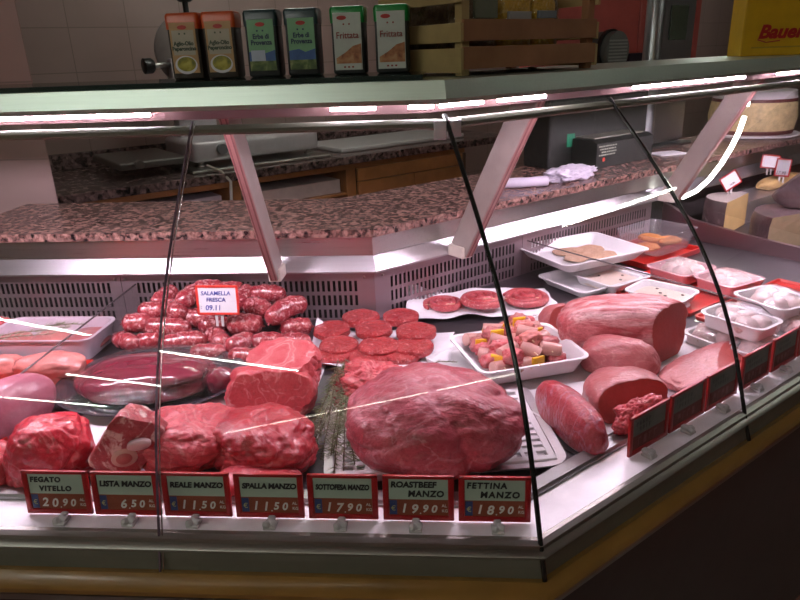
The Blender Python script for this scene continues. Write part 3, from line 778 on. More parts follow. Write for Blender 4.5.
# clear box with orange breaded pieces at the back right
c, L, W, rz = rect_from([(590, 236), (625, 262), (678, 236), (640, 222)], .93)
cc_ = RS(1.47, .78); L, W = .24, .19
t = thing('clear_box', 'open clear plastic box with orange breaded pieces at the back corner', 'container', (cc_[0], cc_[1], DK+.0205), AL)
MB().rings([rrect(L*.8, W*.8, .015, 0), rrect(L*.96, W*.96, .02, .07), rrect(L, W, .02, .072), rrect(L*.95, W*.95, .02, .0715), rrect(L*.79, W*.79, .015, .002)], cap1=True).build('shell', M['clearbox'], t, .6)
orange = meat('orange breading', (.55, .20, .05), (.65, .28, .09), (.72, .45, .22), .2, 50, rough=.6, coat=0)
for i, (x, y, zz) in enumerate(((-.05, .0, .004), (.045, .01, .004), (.0, .02, .024), (.03, -.035, .02))):
    V, Fc, _ = lump((.085, .07, .028), 140+i, .12, 1.5, 2.3, 4, .6)
    tag(link_mesh('breaded_cutlet', V, Fc, orange, None, None, True, on(t, x, y, zz), i*1.1), ('left', 'right', 'topmost', 'front')[i]+' orange breaded cutlet in the clear box', 'cutlet', 'orange cutlets in the clear box')

# left: semi transparent tub with herbs and meat
c = np.array([-1.075, C0[1]+.742, 0]); L, W = .30, .165
t = thing('tub', 'milky plastic tub with rosemary and meat at the back left', 'container', (-1.056, 1.552, DK), 0)
MB().rings([rrect(L*.88, W*.86, .02, 0), rrect(L*.95, W*.95, .025, .055), rrect(L, W, .03, .058), rrect(L, W, .03, .061), rrect(L*.93, W*.92, .025, .060), rrect(L*.86, W*.84, .018, .003)], cap1=True).build('shell', plain('milky plastic', (.60, .50, .58), .3), t, .6)
TUB = t

# ================================================================== meat
BEEF = meat('fresh red beef', (.36, .014, .028), (.52, .04, .055), (.70, .27, .29), .22, 8, (1, 1, 1.4), dist=1.6, soft=.16, vein=.4, vscale=7, grain=.3)
BEEF2 = meat('bright red beef', (.46, .010, .028), (.56, .025, .045), (.76, .26, .28), .12, 9, dist=1.6, rough=.28, vein=.35, grain=.4)
ROAST = meat('roast beef with silver skin', (.36, .035, .06), (.54, .11, .135), (.66, .28, .33), .34, 7, (1, 2.4, 1), dist=2.4, soft=.3, rough=.31, vein=.5, vscale=10, grain=.5)
FATTY = meat('beef with fat seams', (.46, .035, .05), (.60, .10, .115), (.76, .38, .38), .34, 7, (1, 1, 1.6), dist=1.8, soft=.16, vein=.35, vscale=8, grain=.35)
CUTBEEF = meat('cut beef face', (.40, .022, .035), (.50, .055, .065), (.72, .28, .30), .20, 22, dist=2, bs=.25, vein=.5)
PORK = meat('pork loin', (.38, .08, .09), (.52, .16, .16), (.68, .36, .35), .30, 8, (1, 3, 2), dist=1.6, soft=.22, bs=.35, vein=.3, grain=.35)
PORKTOP = meat('pork loin streaked with fat', (.48, .07, .085), (.60, .20, .21), (.82, .54, .54), .62, 9, (.35, 3.0, 1.4), dist=1.6, soft=.2, bs=.5, grain=.5)
PORKCUT = meat('lean pork cut face', (.40, .05, .045), (.48, .08, .07), (.58, .18, .16), .1, 10, bs=.15, rough=.5, coat=.08, grain=.25)
LIVER = meat('dark liver', (.14, .016, .032), (.22, .032, .055), (.30, .07, .11), .2, 5, soft=.3, rough=.12, coat=.8, bs=.10, bf=16, grain=.2)
SALAM = meat('marbled sausage', (.27, .022, .036), (.38, .05, .06), (.76, .42, .42), .46, 85, dist=.6, soft=.16, rough=.2, coat=.8, bs=.12, grain=.9, bf=90)
MINCE = meat('minced beef', (.36, .016, .022), (.50, .045, .05), (.82, .42, .40), .34, 110, dist=.6, soft=.1, rough=.34, bs=1., bf=110, grain=.8)
COIL = meat('coiled sausage meat', (.38, .035, .05), (.50, .085, .09), (.76, .38, .37), .34, 85, dist=.6, soft=.08, rough=.3, bs=.3)
TONGUE = meat('mauve meat', (.36, .10, .15), (.46, .17, .21), (.56, .28, .32), .25, 6, soft=.3, rough=.28, coat=.5, bs=.15, grain=.2)
CHICK = meat('orange pink poultry', (.56, .15, .14), (.68, .26, .23), (.80, .52, .38), .34, 7, soft=.3, rough=.34, bs=.2, grain=.25)
BONE = meat('shank cut face', (.36, .045, .055), (.44, .08, .09), (.74, .55, .50), .50, 16, dist=2.5, soft=.08)
SKIN = plain('silvery membrane', (.62, .42, .50), .25, 0, .5, .1, .4, 12)

ZT = DK
# steel tray + perforated rack under the roast
t = thing('steel_tray', 'shallow steel tray under the white slotted rack and the roast', 'tray', (-.030, 1.143, DK), math.radians(9))
L, W = .44, .31
MB().rings([rrect(L-.05, W-.05, .02, 0), rrect(L-.03, W-.03, .03, .012), rrect(L, W, .04, .014), rrect(L, W, .04, .017), rrect(L-.034, W-.034, .03, .015), rrect(L-.054, W-.054, .02, .003)], cap1=True).build('pan', M['steel_satin'], t, .6)
def rack(name, label, loc, rz, L, W, h=.014):
    t = thing(name, label, 'rack', loc, rz)
    mb = MB(); b = .014; nx, ny = 17, 12
    mb.bbox(-L/2, L/2, -W/2, -W/2+b, 0, h, .002).bbox(-L/2, L/2, W/2-b, W/2, 0, h, .002)
    mb.bbox(-L/2, -L/2+b, -W/2+.001, W/2-.001, 0, h-.0004, .002).bbox(L/2-b, L/2, -W/2+.001, W/2-.001, 0, h-.0004, .002)
    px, py = (L-2*b)/nx, (W-2*b)/ny
    for j in range(1, ny): mb.box(-L/2+b, L/2-b, -W/2+b+j*py-.0055, -W/2+b+j*py+.0055, h-.006, h-.001)
    for i in range(1, nx): mb.box(-L/2+b+i*px-.0035, -L/2+b+i*px+.0035, -W/2+b, W/2-b, h-.0062, h-.0012)
    mb.build('grid', M['melamine'], t); return t
rack('slotted_rack', 'white plastic slotted rack under the big roast', (-.030, 1.143, DK+.0045), math.radians(9), .400, .270)
ZR = DK+.019
V = place('beef_roast', 'very large pale red roast on the white slotted rack', 'meat',
      lump((1.0, .78, .62), 11, .09, 1.1, 2.3, 6, .62, bumps=[((.85, -.35, .1), .14, .12), ((-.8, -.1, .1), .05, .2), ((-.25, .2, .8), .10, .3), ((.1, -.9, -.2), .05, .2)], creases=[((.85, .3, .15, .05), .05, .07), ((.2, .5, .8, .62), .035, .05)], amp2=.02, fold=.03), [ROAST], (345, 362, 528, 480), ZR, .05)
o = place('beef_piece', 'ragged red beef piece with fat, tucked behind the left of the big roast', 'meat',
      lump((1.0, .75, .6), 23, .24, 1.5, 2.2, 6, .6, fold=.10, amp2=.07), [FATTY], (330, 357, 412, 412), ZR-.002, .1)

# shoulder beef group on the left front
place('serving_board', 'white plastic board under the shoulder beef', 'board', (lambda m_: (np.array(m_.V), m_.F, [0]*len(m_.F)))(MB().bbox(-.5, .5, -.45, .45, 0, .03, .02)), [M['melamine']], (60, 405, 330, 488), DK, 0)
ZB = DK+.014
place('beef_shoulder', 'pink shoulder beef at the left behind the REALE MANZO tag', 'meat', lump((1, .9, .6), 31, .18, 1.4, 2.4, 6, .62, fold=.055, ff=1.2, bumps=[((.1, -.9, .3), .10, .12), ((-.6, .3, .5), .08, .2)], amp2=.045), [FATTY], (136, 402, 246, 480), ZB, .2)
place('beef_shoulder', 'red shoulder beef behind the SPALLA MANZO tag, beside the rosemary', 'meat', lump((1, .9, .62), 37, .16, 1.3, 2.6, 6, .62, fold=.05, ff=1.2, bumps=[((.9, -.3, -.3), .12, .1), ((-.3, -.2, .8), .08, .2)], creases=[((.8, -.5, .1, -.1), .08, .08)], amp2=.04), [BEEF], (212, 402, 319, 478), ZB, -.15)
place('beef_slice', 'flat red beef slice lying under the front of the shoulder beef', 'meat', lump((1, .5, .13), 43, .08, 1.4, 2.8, 5, .7, amp2=.02), [CUTBEEF], (214, 452, 302, 500), ZB, .0)
place('beef_chunk', 'thick red slab of beef with a fat edge behind the shoulder pieces', 'meat', lump((1, .6, .5), 47, .12, 1.3, 3.2, 5, .66, fold=.05, cuts=[((0.05, -1, .35), .62)], amp2=.03), [FATTY, CUTBEEF], (224, 364, 318, 420), DK+.002, .03)
# piece with a fat swirl
def swirl_mat():
    mt, nt, out = new_mat('beef with fat swirl')
    v = coords(nt, (1, 1, 1)); 
    w = N(nt, 'ShaderNodeTexWave', wave_type='RINGS', rings_direction='Z'); w.inputs['Scale'].default_value = 5.5; w.inputs['Distortion'].default_value = 16; w.inputs['Detail'].default_value = 4; w.inputs['Detail Scale'].default_value = 1.6
    nt.links.new(v, w.inputs['Vector'])
    f = noise_n(nt, v, 26, 4); col = ramp(nt, w.outputs['Fac'], [(.30, (.50, .05, .07)), (.62, (.58, .13, .14)), (.80, (.76, .42, .42)), (.95, (.58, .14, .15))])
    principled(nt, out, mix(nt, ramp(nt, f, [(.35, (0, 0, 0)), (.65, (.8, .8, .8))]), col, (.60, .16, .17)), .33, 0, .5, .4, f, .5, .005); return mt
place('beef_roll', 'round beef piece with a swirl of fat, below the salamella sausages', 'meat', lump((1, .8, .55), 53, .14, 1.4, 2.4, 6, .6, fold=.06, cuts=[((0, -.25, 1), .55)], amp2=.04), [FATTY, swirl_mat()], (246, 337, 322, 396), DK+.03, -.1)
place('beef_chunk', 'bright red beef chunk behind the FEGATO VITELLO tag', 'meat', lump((1, .85, .65), 59, .15, 1.2, 2.5, 6, .6, fold=.045, ff=1.2, bumps=[((.1, .2, .9), .10, .2)], creases=[((.7, .2, -.6, .15), .06, .06)], amp2=.03), [BEEF2], (2, 411, 97, 494), DK, .3)
place('beef_chunk', 'dark red beef piece cut by the left photo edge', 'meat', lump((1, .85, .65), 61, .12, 1.2, 2.6, 5, .6), [CUTBEEF], (-60, 440, 26, 500), DK, .3)
# shank: tilted block with a marbled face and the marrow bone
t_V, t_F, t_M = lump((.66, .60, .92), 67, .07, 1.3, 7, 5, .97, cuts=[((.35, -1, .35), .50)], amp2=.035)
tp = np.array(t_V); ry = math.radians(36)
tp[:, 2] -= tp[:, 2].mean(); tp = np.stack([tp[:, 0]*math.cos(ry)+tp[:, 2]*math.sin(ry), tp[:, 1], -tp[:, 0]*math.sin(ry)+tp[:, 2]*math.cos(ry)], 1); tp[:, 2] -= tp[:, 2].min()
W_, loc_ = fit(tp, (88, 403, 168, 482), ZB, .05)
sh = thing('beef_shank', 'tilted marbled shank cut with a pale bone behind the LISTA MANZO tag', 'meat', loc_, .05)
link_mesh('flesh', W_, t_F, [BONE, BONE], sh, t_M, True)
ex = np.ptp(W_, axis=0)
fr_ = W_[np.array(sorted({i for f, m_ in zip(t_F, t_M) if m_ for i in f}))]; fc = fr_.mean(0); nrm = np.linalg.svd(fr_-fc)[2][2]; nrm *= -np.sign(nrm[1])
def disc(cen, r1, r2, h, name, mat):
    u = np.cross([0, 0, 1], nrm); u /= np.linalg.norm(u); w = np.cross(nrm, u); mb = MB(); k = 20
    rg = [[tuple(cen+u*math.cos(2*PI*i/k)*r1*q+w*math.sin(2*PI*i/k)*r2*q+nrm*hh) for i in range(k)] for q, hh in ((1, -.004), (1, h*.6), (.85, h))]
    return mb.rings(rg, cap1=True).build(name, mat, sh, True)
disc(fc+np.array([-.012, 0, -.018]), .022, .018, .008, 'bone_ring', plain('bone', (.66, .45, .38), .4))
disc(fc+np.array([-.012, -.001, -.018]), .014, .011, .0100, 'marrow', plain('marrow', (.52, .16, .15), .35))
disc(fc+np.array([.018, 0, .006]), .020, .010, .006, 'fat_patch', plain('fat patch', (.62, .45, .44), .35))

# liver on the black oval platter under film
c = atz(151, 392, .862); 
t = thing('platter', 'shiny black oval platter under the dark liver', 'platter', (-.690, 1.335, DK), .12)
pl = [(.0, 0), (.155, 0), (.165, .002), (.200, .022), (.214, .0245), (.216, .027), (.208, .0278), (.194, .022), (.168, .006), (.15, .004), (.0, .004)]
MB().lathe([(max(r, .001), z) for r, z in pl], seg=56, sy=.80).build('dish', M['blacktray'], t, .8)
PLT = t
place('liver', 'large dark maroon liver on the black oval platter', 'offal', lump((1, .58, .26), 71, .10, 1.1, 2.2, 6, .6, bumps=[((-1, .15, 0), .16, .10), ((-.1, .1, .8), .08, .3), ((.95, -.1, 0), -.18, .12), ((.62, -.75, 0), -.30, .07), ((.2, -.95, 0), .08, .1)], amp2=.012), [LIVER], (73, 352, 218, 406), DK+.008, .08)
def oval_film(t, rx, ry, z, hump, seed):
    V = [(0, 0, z+hump)]; k = 40; ns = 12; Fc = []
    for i in range(1, ns+1):
        f = i/ns
        for j in range(k):
            a = 2*PI*j/k; V.append((rx*f*math.cos(a), ry*f*math.sin(a), z+hump*(1-f**2.6)+.0035*noise.noise(Vector((f*4*math.cos(a), f*4*math.sin(a), seed)))*(1 if i < ns else 0)))
    Fc = [(0, 1+j, 1+(j+1) % k) for j in range(k)]+[(1+(i-1)*k+j, 1+i*k+j, 1+i*k+(j+1) % k, 1+(i-1)*k+(j+1) % k) for i in range(1, ns) for j in range(k)]
    return link_mesh('cling_film', V, Fc, M['film2'], t, None, True)
M['film2'] = glassy('tight cling film', (.985, .98, .985), .05, .9, .03, .0, (.8, .7, .8), 1.2)
oval_film(PLT, .210, .167, .0280, .050, 2)
place('liver_lobe', 'small dark liver lobe at the right end of the black platter', 'offal', lump((1, .7, .5), 73, .15, 1.4, 2.2, 4, .6), [LIVER], (206, 366, 238, 395), DK+.012, .3)
# far left: red rimmed tray with poultry and a long mauve piece
flat_tray('serving_tray', 'red rimmed dark tray at the left with poultry and a mauve piece', -1.30, -.893, 1.00, 1.46, 'L', M['redtray'], h=.014)
place('mauve_muscle', 'long smooth mauve piece of meat running to the left photo edge', 'meat', lump((1, .40, .30), 79, .06, 1., 2.2, 5, .7, bumps=[((1, .1, .2), .05, .3)], amp2=.01), [TONGUE], (-42, 364, 56, 446), DK+.004, 1.15)
place('poultry_piece', 'orange pink poultry piece with a yellowish tip left of the platter', 'meat', lump((1, .5, .35), 83, .14, 1.3, 2.2, 5, .6, amp2=.02, bumps=[((-.9, 0, .1), .15, .2)]), [CHICK], (12, 350, 87, 380), DK+.03, .12)
place('poultry_piece', 'pale pink poultry piece at the left photo edge above the mauve one', 'meat', lump((1, .6, .4), 84, .14, 1.3, 2.2, 5, .6, amp2=.02), [CHICK], (-32, 354, 30, 384), DK+.016, .3)
place('poultry_piece', 'small pale poultry piece between the mauve piece and the platter', 'meat', lump((1, .7, .5), 86, .12, 1.3, 2.2, 4, .6), [CHICK], (44, 366, 70, 388), DK+.006, .3)
place('poultry_piece', 'pinkish poultry piece behind the long mauve piece', 'meat', lump((1, .5, .35), 89, .12, 1.3, 2.2, 4, .6), [TONGUE], (-14, 378, 26, 402), DK+.02, .5)
# meat in the tub, herbs on it
for i, (x, y, w_, lb) in enumerate(((.09, .02, .10, 'right'), (-.01, .0, .10, 'middle'), (-.10, -.01, .1, 'left'))):
    V, Fc, _ = lump((w_, .12, .050), 150+i, .12, 1.4, 2.4, 4, .6)
    tag(link_mesh('marinated_meat', V, Fc, (PORK, CHICK, CHICK)[i], None, None, True, on(TUB, x, y, .004), .3*i), lb+' piece of pale marinated meat in the milky tub', 'meat', 'meat in the milky tub')
place('red_meat', 'small red meat scrap behind the milky tub at the left edge', 'meat', lump((1, .6, .5), 160, .2, 1.5, 2.2, 4, .6, amp2=.05), [BEEF2], (-26, 316, 17, 338), DK+.0, .2)

def rosemary(name, label, sprigs, loc, rz=0, nl=34, length=.012, seed=3, r=.0006, matL=None):
    """needle sprigs; sprigs = list of paths in local coordinates"""
    rr = random.Random(seed); t = thing(name, label, 'herb', loc, rz)
    for k, path in enumerate(sprigs):
        P = [Vector(p) for p in path]
        st = MB().tube(P, .0011, 5).build('stem', M['stem'], t)
        mb = MB()
        for i in range(nl):
            f = (i+.5)/nl*(len(P)-1); a = int(f); p = P[a].lerp(P[min(a+1, len(P)-1)], f-a); d = (P[min(a+1, len(P)-1)]-P[a]).normalized()
            for _ in range(3):
                q = Vector((rr.uniform(-1, 1), rr.uniform(-1, 1), rr.uniform(-.5, 1))).normalized(); q = (q-d*q.dot(d)).normalized()
                e = p+(d*.75+q).normalized()*length*rr.uniform(.7, 1.25)
                w = d.cross(q)*r*1.6
                mb.add([tuple(p-w), tuple(p+w), tuple(e), tuple(p+q*.0008+d*.001)], [(0, 1, 2), (0, 2, 3), (1, 3, 2), (0, 3, 1)])
        mb.build('needles', [M['leaf'], M['leaf_pale']][k % 2], t)
    return t
def sprig_fan(n, L, spread, sag, seed, lift=.03):
    rr = random.Random(seed); out = []
    for i in range(n):
        a = -PI/2+(i/(n-1)-.5)*spread; a += rr.uniform(-.08, .08); LL = L*rr.uniform(.72, 1.05); h = lift*rr.uniform(.5, 1.1)
        ox = rr.uniform(-.01, .01)
        out.append([(ox+math.cos(a)*LL*f, math.sin(a)*LL*f, .004+h*(1-f)**1.0*(1 if f > 0 else 1)+.006*math.sin(f*9+i)) for f in (0, .2, .4, .6, .8, 1)])
    return out
rosemary('rosemary_bunch', 'bunch of green rosemary between the shoulder beef and the big roast', sprig_fan(13, .31, .62, 0, 5, .085), (-.2335, 1.275, DK+.004), math.radians(0), 36, .023, 3, .0009)
rosemary('rosemary_sprig', 'rosemary sprigs lying in the milky tub', [[(-.13, -.03, .042), (-.06, -.02, .05), (.0, -.01, .052), (.05, .015, .050)], [(-.12, -.05, .044), (-.05, -.045, .05), (.03, -.03, .05)], [(-.02, .02, .05), (.03, .02, .056), (.09, .03, .052)]], (TUB.location[0], TUB.location[1]-.01, TUB.location[2]+.012), 0, 34, .016, 9, .0009)
rosemary('rosemary_sprig', 'small rosemary sprig behind the big roast under the skewer tray', [[(-.03, 0, .01), (0, .005, .02), (.04, .012, .014)]], tuple(atz(440, 362, DK+.02)*np.array([1, 1, 0])+np.array([0, 0, DK])), 0, 16, .011, 12)

# salamella sausages
ZS = DK
SAUS = [ # x, y of the middle, Y depth, length, thickness, turn in plan, rise, bend, words
 (126, 341, 1.535, .085, .046, -.5, 0, .10), (147, 341, 1.555, .070, .045, .4, 0, .05), (183, 341, 1.550, .125, .050, .22, .05, .15), (218, 338, 1.560, .095, .050, -.9, -.1, .25),
 (240, 343, 1.555, .085, .050, .9, 0, .1), (268, 341, 1.565, .085, .048, .1, 0, .15), (296, 341, 1.580, .080, .046, -.2, 0, .1), (208, 352, 1.530, .09, .044, .1, 0, .1), (245, 356, 1.520, .085, .044, -.1, 0, .1),
 (137, 323, 1.600, .078, .054, .1, 0, .05), (167, 327, 1.600, .135, .054, -.08, -.02, .1), (245, 324, 1.600, .100, .058, -.05, 0, .12), (296, 327, 1.615, .085, .05, .3, 0, .1), (215, 325, 1.630, .09, .05, .1, 0, .1),
 (152, 311, 1.640, .075, .052, .1, 0, .1), (176, 311, 1.640, .085, .056, -.9, -.1, .1), (200, 318, 1.640, .090, .055, .0, 0, .1), (258, 307, 1.650, .090, .052, -.6, 0, .15), (286, 308, 1.635, .135, .056, .9, .1, .35),
 (165, 297, 1.690, .085, .052, 1.2, .2, .15), (191, 295, 1.690, .10, .054, 1.1, .2, .2), (209, 288, 1.715, .09, .050, .0, 0, .1), (243, 297, 1.690, .10, .052, 1.4, .2, .1), (267, 293, 1.705, .105, .050, -.05, 0, .18), (228, 290, 1.715, .09, .05, .3, 0, .1)]
WORDS = ['lowest at the left end of the pile', 'second at the foot of the pile from the left', 'long, slanting at the foot of the pile behind the seam', 'curved, hanging below the price card', 'short, right of the curved one below the price card', 'at the foot of the pile above the swirled beef', 'rightmost at the foot of the pile', 'half hidden behind the liver', 'just above the small liver lobe',
 'plump, upper left end of the pile', 'long and level in the left half of the pile', 'plump, right under the lower right corner of the price card', 'right end beside the hamburger paper', 'hidden behind the foot of the price card',
 'small, on the left shoulder of the pile', 'plump, left of the price card beside the seam', 'at the lower left corner of the price card', 'slanting, right of the price card', 'largest curved one at the upper right', 'upright against the back panel at the top left', 'upright, directly left of the price card', 'top of the pile behind the price card', 'upright behind the right edge of the price card', 'level along the top right of the pile', 'behind the top middle of the price card']
for i, ((x, y, Y, L, D, a, rise, bend), w_) in enumerate(zip(SAUS, WORDS)):
    P0 = aty(x, y, Y)
    if P0[2] < DK+D/2+.001: P0 = atz(x, y, DK+D/2+.001)
    n = 15; pts = []; R_ = []
    for k in range(n):
        f = k/(n-1)*2-1; th = f*bend*1.8
        if bend > .01: Rb = L/(2*bend*1.8); px_, py_ = Rb*math.sin(th), Rb*(1-math.cos(th))
        else: px_, py_ = f*L/2, 0
        pts.append((px_, -py_*.3, -py_*.8+rise*f*L*.5)); R_.append(D/2*max(.12, (1-abs(f)**5.))**.5*(1+.05*math.sin(k*1.7+i)))
    mb = MB().tube(pts, [q*1.03 for q in R_], 16)
    for sg, k0 in ((-1, 0), (1, n-1)):
        e = Vector(pts[k0]); d = (Vector(pts[k0])-Vector(pts[k0-sg])).normalized(); mb.tube([e-d*.002, e+d*.006], [.004, .0022], 8)
    mb.build('salamella_sausage', SALAM, None, True, P0, a)
    o = bpy.data.objects[-1] if False else [q for q in COL.objects if q.name.startswith('salamella_sausage')][-1]
    tag(o, 'marbled red salamella sausage, '+w_, 'sausage', 'salamella sausages in the pile')
# the price card stuck in the pile
def small_card(label, loc, rz, lines, w=.088, h=.062, mat=None, turn=0., frame=M['red2'], tilt=-.1, stake=.03):
    t = thing('price_card', label, 'price card', loc, rz, None)
    def R(v):
        x, y, z = v; z -= h/2; x, z = x*math.cos(turn)-z*math.sin(turn), x*math.sin(turn)+z*math.cos(turn); z += h/2+stake
        return (x, y-(z)*tilt, z)
    f = MB(); b = .006
    f.bbox(-w/2, w/2, -.0015, .002, 0, b, .0008).bbox(-w/2, w/2, -.0015, .002, h-b, h, .0008).bbox(-w/2, -w/2+b, -.0015, .002, 0, h, .0008).bbox(w/2-b, w/2, -.0015, .002, 0, h, .0008)
    f.xf(R).build('frame', frame, t, .6)
    MB().box(-w/2+b*.8, w/2-b*.8, .0003, .0016, b*.8, h-b*.8).xf(R).build('card', mat or M['card_white'], t)
    MB().bbox(-.012, .012, .0022, .004, stake-.004, stake+.02, .0008).bbox(-.011, -.004, .0022, .004, 0, stake, .0008).bbox(.004, .011, .0022, .004, 0, stake, .0008).xf(lambda v: (v[0], v[1]-v[2]*tilt, v[2])).build('fork', M['clip'], t)
    for tx, sz, x, z, mt in lines:
        v = R((x, -.0001, z)); o = text_part('lettering', tx, sz, mt, t, v, (PI/2+tilt, turn, 0) if not turn else (PI/2, -turn, 0), shear=.1, bold=.0002)
    return t
p = aty(218.5, 316, 1.560)
small_card('red framed white card reading SALAMELLA FRESCA 09.11 in the sausages', (p[0], p[1], p[2]-.030), -.02,
   [('SALAMELLA', .0150, -.043, .0520, M['ink_blue']), ('FRESCA', .0150, -.030, .0350, M['ink_blue']), (':', .014, -.0465, .016, M['ink_blue']), ('09.11', .019, -.034, .0125, M['ink_blue'])], .112, .078, stake=.032)

# hamburgers on white paper
paper_sheet('butcher_paper', 'white paper under the hamburgers, one corner curled up', .37, .235, (-.183, 1.535, DK), -.06, 3, [(-1.05, .75, .045, .05), (1, -.2, .008, .1), (-.6, -1.05, .012, .05)], amp=.010)
HB = [(335, 353, .0, 'lowest at the front left'), (370, 356, .0, 'lowest at the front middle'), (402, 353, .0, 'lowest at the front right'),
      (339, 345, .010, 'second layer at the front left'), (379, 346, .012, 'front middle, on top of the lowest one'), (414, 346, .010, 'second layer at the right'),
      (332, 329, .014, 'left end of the heap'), (361, 317, .016, 'rear left at the top'), (401, 316, .016, 'rear right at the top'), (374, 329, .024, 'topmost in the middle'), (416, 331, .022, 'right end of the heap')]
for i, (x, y, dz, w_) in enumerate(HB):
    z = DK+.004+dz; P0 = atz(x, y+2, z+.008)
    V, Fc, _ = lump((.099+.004*math.sin(i*2),     .096, .024), 170+i, .045, 1.6, 5, 5, .7, amp2=.012)
    V = V.copy(); r2 = np.hypot(V[:, 0], V[:, 1])/.05; V[:, 0] = V[:, 0]*np.where(r2 > 0, 1, 1)
    # superellipsoid p=5 is boxy in plan: pull it back to a round disc
    ang = np.arctan2(V[:, 1], V[:, 0]); fcr = (np.abs(np.cos(ang))**5+np.abs(np.sin(ang))**5)**(1/5); V[:, 0] *= fcr; V[:, 1] *= fcr
    V[:, 2] += .03*V[:, 1] * (1 if dz > 0 else .4)
    V[:, 2] -= V[:, 2].min()
    o = link_mesh('hamburger_patty', V, Fc, MINCE, None, None, True, (P0[0], P0[1], z), i*.7 if dz == 0 else 0)
    tag(o, 'raw red hamburger patty, '+w_, 'hamburger', 'hamburger patties on white paper')
# coiled sausages on white paper
paper_sheet('butcher_paper', 'white paper under the coiled sausages against the back panel', .43, .20, (.085, 1.845, DK), .12, 8, [(-1, .9, .05, .12), (-.85, .1, .02, .1), (.2, 1, .02, .2)], amp=.016)
for i, (x, y, Rr, turns, dz, w_) in enumerate(((444, 304, .062, 2.6, .004, 'leftmost and flattest'), (482, 299, .068, 2.8, .016, 'middle, overlapping its neighbours'), (525, 298, .074, 3.1, .008, 'rightmost and largest'))):
    P0 = atz(x, y, DK+dz+.012); n = 90; pts = []; r_ = Rr/(turns*2+.6)
    for k in range(n):
        f = k/(n-1); a = f*turns*2*PI+i; q = r_*.5+(Rr-r_)*f; pts.append((q*math.cos(a), q*math.sin(a)*.95, r_*.98+.010*math.exp(-(q/Rr*2)**2)))
    o = MB().tube(pts, [r_*1.0*min(1, .4+k*.2, .4+(n-1-k)*.2) for k in range(n)], 10).build('coiled_sausage', COIL, None, True, (P0[0], P0[1], DK+dz), 0)
    MB().tube([(-Rr*.9, -.018, r_*1.6), (Rr*.5, -.030, r_*2.2)], .0012, 6).build('stick', M['stick'], o)
    tag(o, 'flat coiled sausage on white paper, '+w_, 'sausage', 'coiled sausages on white paper')

# tray of skewers
t, L, W, rz, c = foam_tray('food_tray', 'white porcelain tray heaped with wurstel and pepper skewers', 'tray', [(444, 335), (486, 377), (588, 355), (550, 322)], .900, .042, M['foam'], None)
rr = random.Random(12)
SKN = [(0, -.62, 'front lowest'), (0, -.22, 'second lowest'), (0, .18, 'third lowest'), (0, .60, 'rear lowest'), (1, -.36, 'front upper'), (1, .02, 'middle upper'), (1, .42, 'rear upper'), (2, .12, 'topmost')]
for k, (lay, v0, wd) in enumerate(SKN):
    sk = thing('meat_skewer', wd+' skewer of wurstel, meat and yellow pepper in the white tray', 'skewer', on(t, .004*(k % 3-1), v0*W*.44, (.016, .040, .062)[lay]), rz+rr.uniform(-.16, .16), 'skewers in the white tray')
    half = L*(.42, .38, .27)[lay]
    MB().tube([(-half-.012, 0, .018), (half+.016, 0, .020+.008*rr.random())], .0013, 6).build('stick', M['stick'], sk)
    x = -half
    seq = ['w', 'm', 'p', 'm', 'w', 'm', 'p', 'w', 'm']; q = (k*2+lay) % 5
    while x < half-.008:
        kd = seq[q % len(seq)]; q += 1
        if kd == 'w':
            ang = PI/2+rr.uniform(-.75, .75); R0 = .0155; hl = .022; mb = MB()
            dv = Vector((math.cos(ang), math.sin(ang), rr.uniform(-.3, .25))).normalized(); cpt = Vector((x+.015, rr.uniform(-.004, .004), .0195))
            mb.tube([cpt-dv*(hl+.001), cpt-dv*hl, cpt+dv*hl, cpt+dv*(hl+.001)], [R0*.92, R0, R0, R0*.92], 18)
            mb.M = [1 if len(f) > 4 else 0 for f in mb.F]; mb.build('wurstel_piece', [M['wurst'], M['wurst_cut']], sk, .8); x += .029
        elif kd == 'm':
            V, Fc, _ = lump((.036, .046, .036), int(x*9999)+k, .30, 1.8, 2.8, 4, .8, amp2=.10)
            link_mesh('meat_cube', V, Fc, (PORK, FATTY, PORK, CHICK)[rr.randrange(4)], sk, None, True, (x+.015, rr.uniform(-.008, .008), .000+rr.random()*.006)); x += .026
        else:
            mb = MB().bbox(-.004, .004, -.016, .016, -.013, .013, .003); an = rr.uniform(-.9, .9); mb.xf(lambda w_: (w_[0]*math.cos(an)-w_[1]*math.sin(an)+x+.006, w_[0]*math.sin(an)+w_[1]*math.cos(an), w_[2]+.024+14*w_[1]*w_[1])); mb.build('pepper_piece', M['pepper'], sk, .8); x += .013

# pork on its white tray
c = (RS(.30, .10)+RS(.86, .60))/2
tr = flat_tray('serving_tray', 'white tray under the pork loins on the angled side', .27, .88, .118, .62, 'R', M['porcelain'], h=.012)
flat_tray('steel_dish', 'dark steel dish under the white pork tray', .235, .92, .112, .66, 'R', M['steel_dark'], h=.0035)
ZP = DK+.0045
tr.location[2] = DK+.0045
ZP = DK+.009
place('pork_loin', 'largest pork loin with streaks of fat and a dark cut end', 'meat', lump((1.1, .46, .42), 201, .07, 1., 3.0, 6, .72, fold=.02, cuts=[((1, -.40, .05), .68)], amp2=.02, creases=[((0, .6, .8, .45), .04, .06)]), [PORKTOP, PORKCUT], (556, 293, 688, 364), ZP, AL-.80)
place('pork_loin', 'smooth pale pork loin below the largest one, beside the skewer tray', 'meat', lump((1, .5, .4), 207, .10, 1.1, 2.5, 5, .65, fold=.035, bumps=[((.9, -.3, .1), .06, .2)], amp2=.015), [PORK], (578, 334, 661, 382), ZP, AL-1.15)
